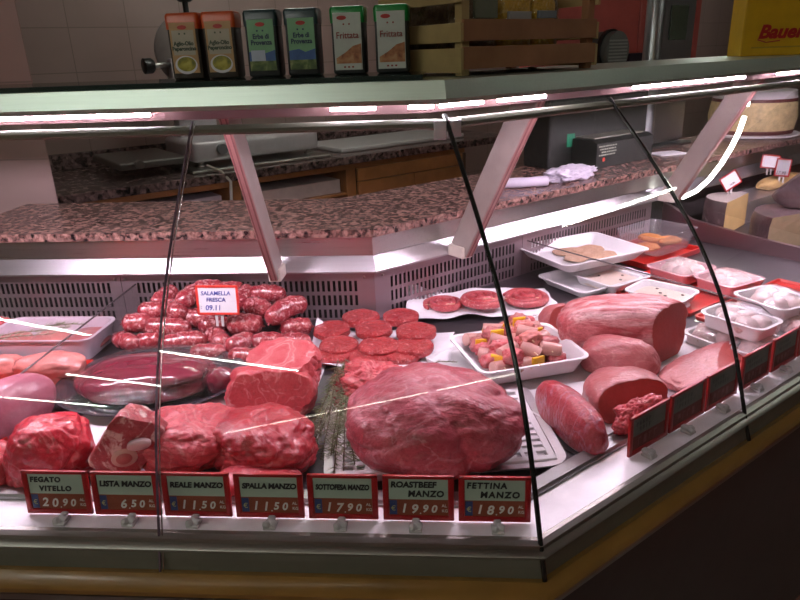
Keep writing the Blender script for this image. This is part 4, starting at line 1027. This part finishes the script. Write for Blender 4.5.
place('pork_loin', 'pork loin with a round lean cut face turned to the front', 'meat', lump((.8, .8, .62), 211, .06, 1.1, 2.7, 5, .72, fold=.02, cuts=[((.22, -1, .12), .40)], amp2=.015), [PORK, PORKCUT], (582, 366, 668, 424), ZP, .10)
place('pork_loin', 'pork loin piece with a broad lean cut face right behind the price tags', 'meat', lump((1, .40, .42), 217, .08, 1.1, 2.6, 5, .68, fold=.03, cuts=[((.78, -.55, .45), .42)], amp2=.02), [PORK, PORKCUT], (657, 347, 759, 396), ZP, AL-.05)
place('pork_piece', 'small pink wedge of pork left of the largest loin', 'meat', lump((1, .6, .5), 219, .1, 1.2, 3, 5, .7, cuts=[((.5, -1, .2), .4)]), [PORK, PORKCUT], (538, 303, 576, 338), ZP+.004, .3)
place('pork_piece', 'small pale pork end peeking out right of the skewer tray', 'meat', lump((1, .7, .5), 221, .12, 1.2, 2.4, 5, .7), [PORK], (556, 326, 600, 356), ZP+.002, .2)
place('beef_fillet', 'long red beef piece with silvery skin left of the pork', 'meat', lump((1, .30, .26), 223, .09, 1.1, 2.6, 5, .66, amp2=.02), [meat('beef with silver skin', (.34, .018, .03), (.46, .045, .06), (.48, .24, .34), .36, 8, (1.6, 1, 1), dist=1.8, soft=.16, vein=.5, vscale=8)], (535, 380, 609, 458), ZP-.003, -1.17)
place('pork_trimmings', 'rough heap of pink trimmings behind the first tag of the angled side', 'meat', lump((1, .5, .55), 227, .26, 2.0, 2.2, 6, .6, amp2=.09), [FATTY], (611, 393, 675, 440), ZP, .5)

# ================================================================== on top of the canopy
def rthing(name, label, cat, s, n, z, group=None, drz=0.): return thing(name, label, cat, RS(s, n, z), AL+drz, group)
o = MB().bbox(-1.30, C0[0]-.47*KM-.004, C0[1]+.40, C0[1]+.66, 1.5035, 1.5125, .001).build('glass_shelf', glassy('dark green glass shelf', (.35, .5, .45), .08, .8, 0, .6, (.03, .05, .045)))
tag(o, 'dark glass shelf on top of the canopy under the six spice tins', 'shelf')
oval = plain('red logo oval', (.45, .02, .015), .4)
white_ink = plain('white ink', (.75, .75, .72), .5)
def tin_mat(name, stops, split):
    return None
KINDS = {
 'oil': dict(lid=(.62, .09, .015), body=(.03, .02, .012), top=(.50, .30, .13), mid=(.45, .40, .30), pic=(.30, .25, .02), text=['Aglio-Olio', 'Peperoncino'], ink=(.03, .05, .02)),
 'herb': dict(lid=(.010, .035, .040), body=(.010, .012, .012), top=(.20, .42, .22), mid=(.28, .48, .28), pic=(.05, .10, .03), text=['Erbe di', 'Provenza'], ink=(.02, .04, .08)),
 'egg': dict(lid=(.0, .22, .030), body=(.02, .022, .02), top=(.52, .56, .50), mid=(.52, .56, .50), pic=(.35, .13, .05), text=['Frittata'], ink=(.25, .03, .02))}
tm = {}
for k, d in KINDS.items():
    tm[k] = {q: plain(k+' tin '+q, d[q], .3 if q in ('lid',) else .45, 0, .5, .1) for q in ('lid', 'body', 'top', 'mid', 'ink')}
    mt, nt, out = new_mat(k+' tin picture'); v = coords(nt); f = noise_n(nt, v, 55, 4, .6, .6)
    pc_ = {'oil': [(.3, (.10, .12, .01)), (.5, (.36, .30, .02)), (.7, (.55, .48, .08))], 'herb': [(.35, (.02, .05, .01)), (.55, (.10, .15, .03)), (.7, (.25, .28, .10))], 'egg': [(.3, (.18, .05, .02)), (.5, (.40, .16, .06)), (.7, (.52, .30, .14))]}[k]
    principled(nt, out, ramp(nt, f, pc_), .45); tm[k]['pic'] = mt
sky = plain('tin sky blue', (.05, .12, .32), .45, 0, .5, .3, 0, 30)
def tin(kind, X, label, patch=False, rz=0.):
    W, D, H = .064, .050, .124
    t = thing('spice_tin', label, 'spice tin', (X, 1.405, 1.5128), rz, 'spice tins on top of the counter')
    m_ = tm[kind]
    MB().bbox(-W/2, W/2, -D/2, D/2, 0, H-.018, .005).build('body', m_['body'], t, .6)
    MB().rings([rrect(W+.003, D+.003, .007, H-.030), rrect(W+.004, D+.004, .007, H-.006), rrect(W-.001, D-.001, .006, H-.001), rrect(W-.008, D-.008, .005, H)], cap1=True).build('lid', m_['lid'], t, .7)
    y = -D/2-.0004
    w2 = W/2-.006 if kind != 'egg' else W/2-.005
    zt = H-.018 if kind != 'egg' else H-.012
    lab = MB()
    yf = y-(.0016 if kind == 'egg' else 0)
    yl = -D/2-.0024
    lab.bbox(-w2, w2, yl, -D/2+.0005, .012 if kind != 'egg' else .008, zt, .0003)
    lb = lab.build('label', m_['top'], t)
    if kind == 'oil':
        MB().box(-w2+.004, w2-.004, yl-.0004, yl, .046, zt-.014).build('label_panel', m_['mid'], t)
        MB().lathe([(.024, 0), (.0235, .0006), (.001, .0008)], seg=24, sx=.95, sy=.72).xf(lambda v: (v[0], yl-v[2]-.0003, .0275+v[1])).build('plate_picture', M['porcelain'], t)
        MB().lathe([(.019, 0), (.0185, .0006), (.001, .0008)], seg=24, sx=1, sy=.72).xf(lambda v: (v[0]+.001, yl-v[2]-.0012, .029+v[1])).build('food_picture', m_['pic'], t)
    elif kind == 'herb':
        MB().box(-w2, w2, yl-.0004, yl, .012, .030).build('meadow_picture', m_['pic'], t)
        MB().prism([(-w2, .030), (w2, .030), (w2, .050), (.006, .044), (-.006, .050), (-w2, .047)], yl-.0004, yl).xf(lambda v: (v[1], v[0], v[2])).build('sky_picture', sky, t)
    else:
        MB().prism([(-w2+.003, .020), (w2-.001, .020), (w2-.001, .056), (.01, .052), (-.006, .040), (-w2+.003, .030)], yl-.0004, yl).xf(lambda v: (v[1], v[0], v[2])).build('omelette_picture', m_['pic'], t)
    MB().lathe([(.0095, 0), (.009, .0005)], seg=20, sy=.42).xf(lambda v: (v[0]-(.010 if kind == 'egg' else 0), yl-v[2]-.0002, zt-.009+v[1])).build('logo_oval', oval, t)
    tx = KINDS[kind]['text']
    if len(tx) == 2:
        for s_, zz in zip(tx, (.064, .0545) if kind == 'oil' else (.071, .060)):
            text_part('lettering', s_, .0105 if kind == 'oil' else .0125, m_['ink'], t, (0, yl-.0008, zz), align='CENTER', bold=.0004, sx=.9)
    else:
        text_part('lettering', tx[0], .0165, m_['ink'], t, (0, yl-.0008, .066), align='CENTER', bold=.0002, sx=.92)
        for i in range(3): MB().box(-.010+i*.008, -.006+i*.008, yl-.0003, yl, .012, .015).build('small_mark', m_['ink'], t)
    MB().box(-.008, -.005, yl-.0005, yl, zt-.022, zt-.019).box(.003, .006, yl-.0005, yl, zt-.022, zt-.019).build('small_mark', m_['ink'], t)
    if patch: MB().bbox(-w2+.004, .006, yl-.0012, yl-.0005, .030, .050, .0003).build('white_patch', plain('white sticker', (.5, .55, .65), .5), t)
    return t
tin('oil', -.524, 'orange lidded Aglio-Olio Peperoncino tin, leftmost of the six tins')
tin('oil', -.452, 'orange lidded Aglio-Olio Peperoncino tin, second from the left')
tin('herb', -.368, 'dark lidded Erbe di Provenza tin with a pale patch on its picture', True)
tin('herb', -.288, 'dark lidded Erbe di Provenza tin next to the green lidded tins')
tin('egg', -.197, 'green lidded Frittata tin beside the dark lidded tins', rz=-.02)
tin('egg', -.112, 'green lidded Frittata tin nearest the wooden crate', rz=-.02)

# wooden crate on the angled canopy
SZ = 1.5035
t = rthing('wooden_crate', 'slatted pine crate on the canopy holding bags of dry food', 'crate', .25, .45, SZ)
CL, CW, CHh = .385, .26, .17
for z0, z1 in ((.012, .052), (.062, .100)):
    MB().bbox(0, CL, 0, .007, z0, z1, .001).build('front_slat', M['crate'], t)
    MB().bbox(0, CL, CW-.007, CW, z0, z1, .001).build('back_slat', M['crate'], t)
for z0, z1 in ((.006, .050), (.060, .094), (.128, .150)):
    for x_ in (-.0075, CL+.0005): MB().bbox(x_, x_+.007, .0, CW, z0, z1, .001).build('end_slat', M['crate_end'], t)
for x_ in (.001, CL-.021):
    for y_ in (.0075, CW-.0275): MB().bbox(x_, x_+.020, y_, y_+.020, 0, .158, .002).build('corner_post', M['crate_end'] if x_ < .1 else M['crate'], t)
MB().bbox(.001, CL-.001, .008, CW-.008, .012, .018, .001).build('bottom_board', M['crate'], t)
def bag(name, label, s, n, w, d, h, mat, lab=None, labmat=None, z=SZ+.0185, seed=1):
    b = rthing('pasta_bag' if not name else name, label, 'bag', s, n, z, 'bags in the wooden crate')
    V, Fc, _ = lump((w, d, h*1.06), 300+seed, .10, 1.6, 4.5, 5, .93, amp2=.05)
    link_mesh('contents', V*np.array([.95, .92, .96])+np.array([0, 0, .001]), Fc, mat, b, None, True)
    link_mesh('film', V, Fc, M['bagfilm'], b, None, True)
    if lab:
        MB().bbox(-w*.36, w*.36, -d*.5-.003, -d*.5+.004, lab[0], lab[1], .001).build('paper_label', labmat, b)
    return b
M['bagfilm'] = glassy('shiny bag film', (.96, .96, .95), .12, .9, .05, 0, wrinkle=1.2)
yel = meat('yellow pasta', (.60, .32, .015), (.80, .50, .05), (.85, .65, .2), .4, 40, dist=1, rough=.5, coat=0)
brn = meat('brown dry food', (.10, .06, .035), (.17, .11, .06), (.3, .22, .12), .3, 60, dist=1, rough=.6, coat=0)
bag('bag', 'brown bag with a grey green label in the left of the crate', .345, .53, .085, .075, .15, brn, (.085, .118), plain('grey green label', (.16, .17, .11), .5), seed=1)
bag('pasta_bag', 'yellow pasta bag with a white label in the middle of the crate', .44, .53, .090, .075, .16, yel, (.083, .098), plain('pale label', (.34, .32, .3), .5), seed=2)
bag('pasta_bag', 'yellow pasta bag with a grey label right of the middle of the crate', .525, .53, .075, .07, .155, yel, (.085, .100), plain('grey label', (.2, .22, .24), .5), seed=3)
bag('bag', 'dark bag at the right end of the crate', .585, .56, .05, .06, .14, brn, seed=4)
bag('bag', 'clear bag of dark food at the back left of the crate', .32, .64, .09, .08, .145, brn, seed=5)

# yellow cake box with red lettering
t = rthing('cake_box', 'yellow cardboard box with red Bauer lettering at the top right', 'box', atn(741, 47, .56)[0], .56, SZ, None, -.70)
ybox = plain('yellow printed board', (.62, .36, .012), .4, 0, .5, .08)
MB().bbox(0, .30, 0, .10, 0, .26, .003).build('carton', ybox, t)
rd = plain('dark red print', (.38, .01, .012), .45)
text_part('lettering', 'Bauer', .052, rd, t, (.045, -.0006, .050), shear=.25, bold=.0022, sx=1.05)
MB().box(.03, .28, -.0006, .0001, .022, .026).build('thin_print_line', plain('ochre print', (.40, .26, .03), .5), t)
MB().tube([(.045, -.0008, .046), (.07, -.0008, .038), (.11, -.0008, .042)], .0018, 6).build('flourish', rd, t)
MB().lathe([(.05, 0), (.049, .0006)], seg=30, sy=.5).xf(lambda v: (v[0]+.18, -v[2]-.0002, .175+v[1])).build('pale_picture', plain('pale print', (.45, .47, .42), .5), t)

# ================================================================== behind: things on the granite worktop
ZG = 1.1055
def roll(name, label, s, n, L, r, rz, mat, seed):
    t = rthing(name, label, 'paper', s, n, ZG, None, rz)
    mb = MB(); path = [(-L/2+L*i/8, .002*math.sin(i), r) for i in range(9)]
    mb.tube(path, [r*(1+.05*math.sin(i*2+seed)) for i in range(9)], 18); mb.build('roll', mat, t, .8)
    V = []; n_ = 10
    for i in range(n_+1):
        for j in range(7): V.append((-L/2+L*i/n_, r*.5+j*.017, .003+.0035*math.sin(i*1.3+j)+.002*j*.3))
    fl = link_mesh('flap', V, [(i*7+j, (i+1)*7+j, (i+1)*7+j+1, i*7+j+1) for i in range(n_) for j in range(6)], mat, t, None, True)
    md = fl.modifiers.new('thickness', 'SOLIDIFY'); md.thickness = .003
    return t
lil = plain('lilac white paper', (.66, .60, .72), .5, 0, .4, .05)
roll('paper_roll', 'rolled white paper package on the granite worktop beside the middle arm', 1.03, 1.03, .19, .017, -.50, lil, 1)
V, Fc, _ = lump((.22, .11, .055), 401, .30, 2.2, 2.4, 5, .6, amp2=.16)
tag(link_mesh('crumpled_paper', V, Fc, lil, None, None, True, RS(1.27, 1.02, ZG), AL+.1), 'crumpled white paper in front of the dark boxes on the worktop', 'paper')
tag(MB().bbox(-.07, .07, -.045, .045, 0, .006, .002).build('paper_sheets', M['paper'], None, False, RS(1.99, 1.09, ZG), AL-.3), 'small stack of white sheets right of the black box', 'paper')
# black box with writing
blk = plain('charcoal carton', (.013, .014, .013), .5)
t = rthing('black_box', 'low charcoal box with pale print and a red dot on the worktop', 'box', 1.49, 1.075, ZG+.001, None, .0)
bw, bh = .36, .105
MB().prism([(.0, 0), (.118, 0), (.118, bh), (.025, bh), (.0, bh-.012)], 0, bw).build('carton', blk, t)
MB().bbox(.02, bw-.03, .028, .118, bh+.0004, bh+.006, .002).build('lid', plain('grey carton lid', (.16, .16, .13), .5), t)
pr_ = plain('pale print', (.42, .45, .36), .5)
mb = MB(); rr = random.Random(4)
for zz, x0 in ((.078, .012), (.067, .02), (.056, .03), (.045, .014)):
    x = x0
    while x < .115:
        l_ = rr.uniform(.004, .012); mb.box(x, x+l_, -.0006, .0, zz, zz+.005); x += l_+rr.uniform(.002, .005)
mb.build('small_print', pr_, t)
MB().lathe([(.008, 0), (.0078, .0006)], seg=18).xf(lambda v: (v[0]+.045, -v[2], .030+v[1])).build('red_dot', plain('red dot', (.75, .06, .03), .5), t)
# large dark appliance behind it
t = rthing('dark_cabinet', 'large dark grey appliance housing standing on the worktop behind the charcoal box', 'appliance', 1.36, 1.197, ZG)
dk = granite('mottled dark housing', (.012, .014, .012), (.006, .006, .006), (.026, .029, .024), .5)
MB().bbox(0, .62, 0, .135, 0, .33, .01).build('housing', dk, t)
MB().bbox(.10, .145, -.002, .001, .075, .125, .001).build('green_sticker', plain('green sticker', (.01, .20, .10), .5), t)
# steel column machine
t = rthing('machine_column', 'tall grey steel machine column with a dark window behind the worktop', 'machine', 2.05, 1.20, ZG-1.1055+.0005)
MB().bbox(-.03, .31, .0, .13, 1.1055, 1.118, .004).build('base', M['machine_grey'], t)
MB().lathe([(.038, 1.1185), (.038, 1.78), (.030, 1.80)], (.0, .05, 0), 24).build('tube', M['machine_grey'], t, .7)
pr = [(.045, 1.13)]+[(.285, 1.13), (.285, 1.72)]+[(.165+.12*math.cos(a), 1.72+.09*math.sin(a)) for a in [PI*i/12 for i in range(1, 12)]]+[(.045, 1.72)]
MB().prism([(x, z) for x, z in pr], .04, .12).xf(lambda v: (v[1], v[0], v[2])).build('housing', M['machine_grey'], t, .5)
MB().bbox(.02, .28, .05, .11, 1.1185, 1.129, .003).build('neck', M['machine_grey'], t)
MB().bbox(.095, .225, .035, .0395, 1.56, 1.70, .002).build('dark_window', plain('dark olive window', (.03, .04, .025), .25), t)
MB().tube([(.16, .04, 1.745), (.16, .025, 1.745)], .012, 14).build('bolt', M['steel'], t, .6)
# red machine behind, with motor
t = rthing('red_machine', 'big red painted machine behind the crate, with a finned motor', 'machine', 2.45, 2.02, 0)
MB().bbox(.30, .72, 0, .5, 0, 1.42, .02).bbox(-.30, .62, .01, .10, 1.40, 2.1, .01).bbox(.62, 1.26, -.0, .12, 1.3, 2.1, .01).build('casing', M['machine_red'], t)
MB().bbox(1.055, 1.145, -.006, .0, 1.47, 1.53, .002).build('switch', M['black'], t)
MB().bbox(.45, .85, -.06, .0, 1.40, 1.50, .006).build('black_bracket', plain('black violet bracket', (.02, .012, .025), .4), t)
mt_ = MB().tube([(.20, -.16, 1.52), (.20, .0, 1.52)], .10, 28).build('motor', plain('grey motor', (.10, .11, .10), .4), t, .6)
mb = MB()
for i in range(7): mb.bbox(.12, .28, -.163, -.158, 1.465+i*.017, 1.473+i*.017, .0005)
mb.build('motor_grille', plain('grey grille', (.24, .25, .23), .4), mt_)
MB().tube([(.20, -.12, 1.52), (.20, -.10, 1.52)], .112, 28).build('motor_flange', M['black'], mt_, .6)
# pipe on the tiled wall
t = rthing('wall_pipe', 'vertical grey pipe with a fitting in front of the tiled wall at the right', 'pipe', 6.05, NW-.10, 0)
MB().tube([(0, 0, 0), (0, 0, HC-.001)], .035, 14).build('pipe', plain('grey pipe', (.17, .16, .15), .4), t, .6)
MB().tube([(0, -.02, 1.28), (0, -.13, 1.28)], .03, 12).build('fitting', M['steel'], t, .6)

# ================================================================== back counter
NC = 3.07
t = rthing('back_cabinet', 'wooden cabinet with open bays under the back granite counter', 'cabinet', 0, 0, 0)
zc = .897
wd_ = M['wood']
MB().bbox(-.6, 2.63, NC+.56, NC+.58, 0, zc, .002).build('back_board', M['dark'], t)
MB().bbox(-.04, 2.63, NC+.012, NC+.04, zc-.035, zc, .002).build('top_rail', wd_, t)
for s in (.075, .865, 1.655): MB().bbox(s-.035, s+.035, NC+.012, NC+.55, .05, zc-.0355, .002).build('stile', wd_, t)
MB().bbox(-.6, .035, NC+.01, NC+.55, .05, zc-.036, .002).build('dark_side', M['dark'], t)
MB().bbox(.11, 1.62, NC+.02, NC+.55, .70, .715, .002).build('bay_shelf', wd_, t)
for a, b in ((1.70, 2.16), (2.165, 2.60)):
    MB().bbox(a, b, NC, NC+.02, .06, .775, .003).build('door', wd_, t)
MB().bbox(1.70, 2.60, NC, NC+.02, .780, zc-.036, .003).build('drawer_front', plain('orange drawer wood', (.36, .155, .05), .42, 0, .4, .25, .1, 7), t)
MB().bbox(2.605, 2.63, NC, NC+.55, .0, zc-.036, .002).build('end_panel', plain('dark wood end', (.10, .05, .03), .5), t)
for lb, a, b, h in (('left', .16, .80, .10), ('right', .95, 1.60, .085)):
    m_ = MB().bbox(a, b, NC+.06, NC+.48, 0, h, .004)
    tag(m_.build('paper_stack', plain(lb+' bay paper', (.46, .38, .40) if lb == 'left' else (.62, .52, .45), .6), None, False, (*RS(0, 0)[:2], .7155), AL), 'stack of wrapping paper in the %s open bay of the wooden cabinet' % lb, 'paper')
t = rthing('back_counter_top', 'dark granite counter top with an upstand along the tiled back wall', 'worktop', 0, 0, 0)
MB().bbox(-.62, 3.06, NC-.01, NW-.032, zc+.0005, .945, .003).build('slab', M['granite_dark'], t)
MB().bbox(-.62, 2.9, NW-.030, NW-.002, .9455, 1.04, .003).build('upstand', M['granite_dark'], t)
# slicer
t = rthing('meat_slicer', 'silver meat slicer with black knobs standing on the back counter', 'slicer', 0, 0, 0)
sil = plain('cast silver body', (.66, .62, .66), .3, .2)
MB().bbox(.70, 1.52, 3.22, 3.70, .995, 1.115, .03, 0, 4).build('base', sil, t, .7)
for s in (.76, 1.47):
    for n in (3.28, 3.64): MB().lathe([(.03, .966), (.03, .975), (.016, .982), (.016, 1.0)], (s, n, 0), 14).build('foot', M['black'] if n > 3.3 else M['steel'], t, .6)
MB().bbox(.66, 1.56, 3.15, 3.75, .9455, .965, .008).build('drip_tray', M['steel'], t)
MB().tube([(.87, 3.222, 1.062), (.87, 3.195, 1.062)], .030, 20).build('dial', plain('grey dial', (.22, .23, .25), .35), t, .6)
MB().bbox(.30, .68, 3.25, 3.80, 1.00, 1.04, .01).build('carriage_plate', M['steel_dark'], t)
MB().tube([(.40, 3.24, 1.03), (.40, 3.20, 1.03)], .022, 14).build('plate_knob', M['steel'], t, .6)
MB().lathe([(.20, 0), (.205, .03), (.17, .05), (.05, .055)], seg=40).xf(lambda v: (.86+v[0], 3.5-v[2], 1.60+v[1])).build('blade_guard', plain('dull grey guard', (.20, .17, .16), .4), t, .7)
MB().bbox(.74, .98, 3.5, 3.6, 1.10, 1.62, .02).build('upright', sil, t, .7)
MB().bbox(.71, .84, 3.40, 3.47, 1.36, 1.56, .01).build('side_plate', sil, t, .7)
kn = MB(); kn.tube([(.60, 3.40, 1.52), (.70, 3.42, 1.53)], .012, 8); kn.lathe([(.03, 0), (.036, .02), (.03, .05)], seg=16).xf(lambda v: v)
MB().tube([(.57, 3.40, 1.525), (.72, 3.42, 1.53)], .014, 10).build('knob_shaft', M['steel'], t, True)
MB().tube([(.555, 3.40, 1.525), (.56, 3.40, 1.525), (.60, 3.403, 1.526), (.615, 3.403, 1.526)], [.030, .042, .042, .030], 14).build('knob', M['black'], t, .7)
MB().tube([(.86, 3.46, 1.80), (.86, 3.46, 1.86)], .016, 10).build('knob_shaft', M['black'], t, .7)
MB().tube([(.86, 3.46, 1.855), (.86, 3.46, 1.865), (.86, 3.46, 1.90), (.86, 3.46, 1.91)], [.03, .045, .045, .03], 14).build('knob', M['black'], t, .7)
MB().tube([(.74, 3.14, .99), (.80, 3.09, .955), (.83, 3.045, .90), (.82, 3.04, .80), (.78, 3.05, .72)], .009, 8).build('cable', plain('pale cable', (.60, .56, .50), .4), t, True)
# white cutting board on the counter
tag(MB().bbox(1.68, 2.75, 3.22, 3.72, .9455, .975, .008).build('cutting_board', M['melamine'], None, False, RS(0, 0), AL), 'large white cutting board on the back counter, right of the slicer', 'board')

# ================================================================== cheese section beyond the end wall
CD = .8382
rind = meat('dark purple rind', (.045, .022, .028), (.11, .06, .065), (.26, .19, .19), .3, 16, rough=.5, coat=.2, dist=1)
yell = plain('yellow cheese paste', (.56, .38, .16), .45, 0, .4, .12, .1, 25)
palec = plain('pale cheese paste', (.58, .44, .27), .45, 0, .4, .12, .1, 25)
greyc = plain('grey cheese top', (.40, .34, .32), .5, 0, .4, .15)
def half_wheel(name, label, s, n, R, h, a0, a1, side, cut, top, z=CD, rz=0., tilt=0):
    t = rthing(name, label, 'cheese', s, n, z, None, rz)
    k = 24; arc = [(R*math.cos(a0+(a1-a0)*i/k), R*math.sin(a0+(a1-a0)*i/k)) for i in range(k+1)]
    mb = MB(); r0 = [(x, y, .004) for x, y in arc]; r1 = [(x*1.02, y*1.02, h*.3) for x, y in arc]; r2 = [(x*1.02, y*1.02, h*.75) for x, y in arc]; r3 = [(x*.97, y*.97, h) for x, y in arc]
    V = r0+r1+r2+r3; m_ = k+1
    mb.add(V, [(q*m_+i, q*m_+i+1, (q+1)*m_+i+1, (q+1)*m_+i) for q in range(3) for i in range(k)])
    mb.build('rind', side, t, True)
    c_ = (0, 0)
    MB().add([(0, 0, .004), (0, 0, h)]+[r0[0], r1[0], r2[0], r3[0]]+[r0[-1], r1[-1], r2[-1], r3[-1]], [(0, 2, 3, 4, 5, 1), (0, 1, 9, 8, 7, 6)]).build('cut_face', cut, t)
    MB().add([(0, 0, h)]+r3, [(0, i+1, i+2) for i in range(k)]).build('top', top, t, True)
    MB().add([(0, 0, .004)]+r0, [(0, i+2, i+1) for i in range(k)]).build('underside', side, t, True)
    return t
half_wheel('cheese_half', 'half cheese wheel with a purple rind and a yellow cut face, nearest the end wall', 1.955, .745, .118, .135, math.radians(-20), math.radians(160), rind, yell, greyc, CD, .50)
half_wheel('cheese_wedge', 'large pale cheese with a dark purple rind on its left, at the right edge', 1.915, .480, .165, .125, math.radians(-10), math.radians(165), rind, palec, rind, CD, .02)
tag(MB().bbox(-.42, .42, -.065, .065, 0, .095, .004).build('steel_step', M['steel_satin'], None, False, RS(2.47, .835, CD), AL), 'steel step at the back of the cheese section', 'step')
t = rthing('cheese_wedge', 'dark rinded wedge with a pointed top standing on the pale cheese', 'cheese', 1.985, .505, CD+.127, None, -AL-.35)
V, Fc, mi = lump((.24, .07, .15), 431, .06, 1.4, 2.6, 5, .9, cuts=[((.75, 0, 1), .42), ((-1.6, 0, 1), .66), ((0, -1, .15), .55)], amp2=.03)
link_mesh('rind', V, Fc, [rind, rind], t, mi, True)
V, Fc, _ = lump((.19, .13, .12), 421, .16, 1.6, 3, 5, .7, amp2=.08)
t = rthing('wrapped_cheese', 'piece of cheese in shiny white foil at the right edge', 'cheese', 2.22, .53, CD)
foil = plain('crinkled white foil', (.80, .79, .78), .18, .35, .6, .04, .3, 14, 1.5)
link_mesh('foil', V*np.array([1, 1, 1.5]), Fc, foil, t, None, True)
V, Fc, _ = lump((.36, .09, .055), 422, .08, 1.3, 2.6, 5, .7)
t = rthing('cheese_log', 'long yellow orange cheese piece behind the price cards', 'cheese', 2.50, .835, CD+.0955, None, .0)
link_mesh('paste', V, Fc, plain('orange yellow cheese', (.62, .40, .16), .4, 0, .4, .15, .2, 14), t, None, True)
V, Fc, _ = lump((.14, .14, .12), 423, .1, 1.4, 2.4, 5, .8)
tag(link_mesh('round_cheese', V*np.array([1, 1, 1.9]), Fc, plain('greenish yellow rind', (.62, .58, .28), .4), None, None, True, RS(2.56, .60, CD), 0), 'yellow green round cheese at the upper right edge', 'cheese')
small_card('red framed white card tilted like a diamond over the purple rinded half wheel', RS(1.99, .80, CD+.136), .05, [('12.90', .010, -.012, .014, M['ink'])], .075, .062, turn=math.radians(33), frame=M['red'], stake=.022)
small_card('red framed white card behind the others on the cheese', RS(2.43, .86, CD+.148), -.1, [], .078, .060, turn=math.radians(-6), frame=M['red'], stake=.028)
small_card('upright red framed grey card at the right of the cheese section', RS(2.40, .79, CD+.125), -.15, [('17.90', .018, -.024, .010, M['ink'])], .062, .076, plain('light grey card', (.42, .42, .44), .5), turn=math.radians(-5), frame=M['red'], stake=.028)
# boxed cheese wheel on a white board on the worktop
t = rthing('boxed_cheese', 'round cheese in a straw coloured wrapper on a white board', 'cheese', 2.83, 1.17, ZG+.0125)
MB().lathe([(.19, 0), (.192, .012), (.192, .018)], seg=48).build('lower_band', plain('dark red band', (.12, .03, .03), .5), t, .6)
MB().lathe([(.1925, .0185), (.202, .08), (.1925, .150)], seg=48).build('wrapper', plain('straw wrapper', (.72, .56, .30), .55, 0, .4, .25, 0, 30), t, .8)
MB().lathe([(.192, .1505), (.190, .165)], seg=48).build('upper_band', plain('dark red upper band', (.14, .03, .03), .5), t, .6)
MB().lathe([(.189, .1655), (.184, .20), (.10, .212), (.01, .214)], seg=48).build('top', plain('white cheese top', (.74, .68, .72), .4), t, .8)
tag(MB().lathe([(.215, 0), (.225, .004), (.225, .010), (.215, .012)], seg=48).build('round_board', M['melamine'], None, .6, RS(2.83, 1.17, ZG), 0), 'round white board under the straw wrapped cheese', 'board')

# ================================================================== world and colour
w = bpy.data.worlds.new('world'); SC.world = w; w.use_nodes = True
w.node_tree.nodes['Background'].inputs[0].default_value = (.5, .5, .5, 1); w.node_tree.nodes['Background'].inputs[1].default_value = .02
SC.view_settings.view_transform = 'Standard'; SC.view_settings.look = 'None'; SC.view_settings.gamma = 1
SC.view_settings.exposure = .58; SC.view_settings.use_curve_mapping = False
SC.cycles.max_bounces = 10; SC.cycles.transparent_max_bounces = 24; SC.cycles.sample_clamp_indirect = 4
SC.cycles.use_denoising = True
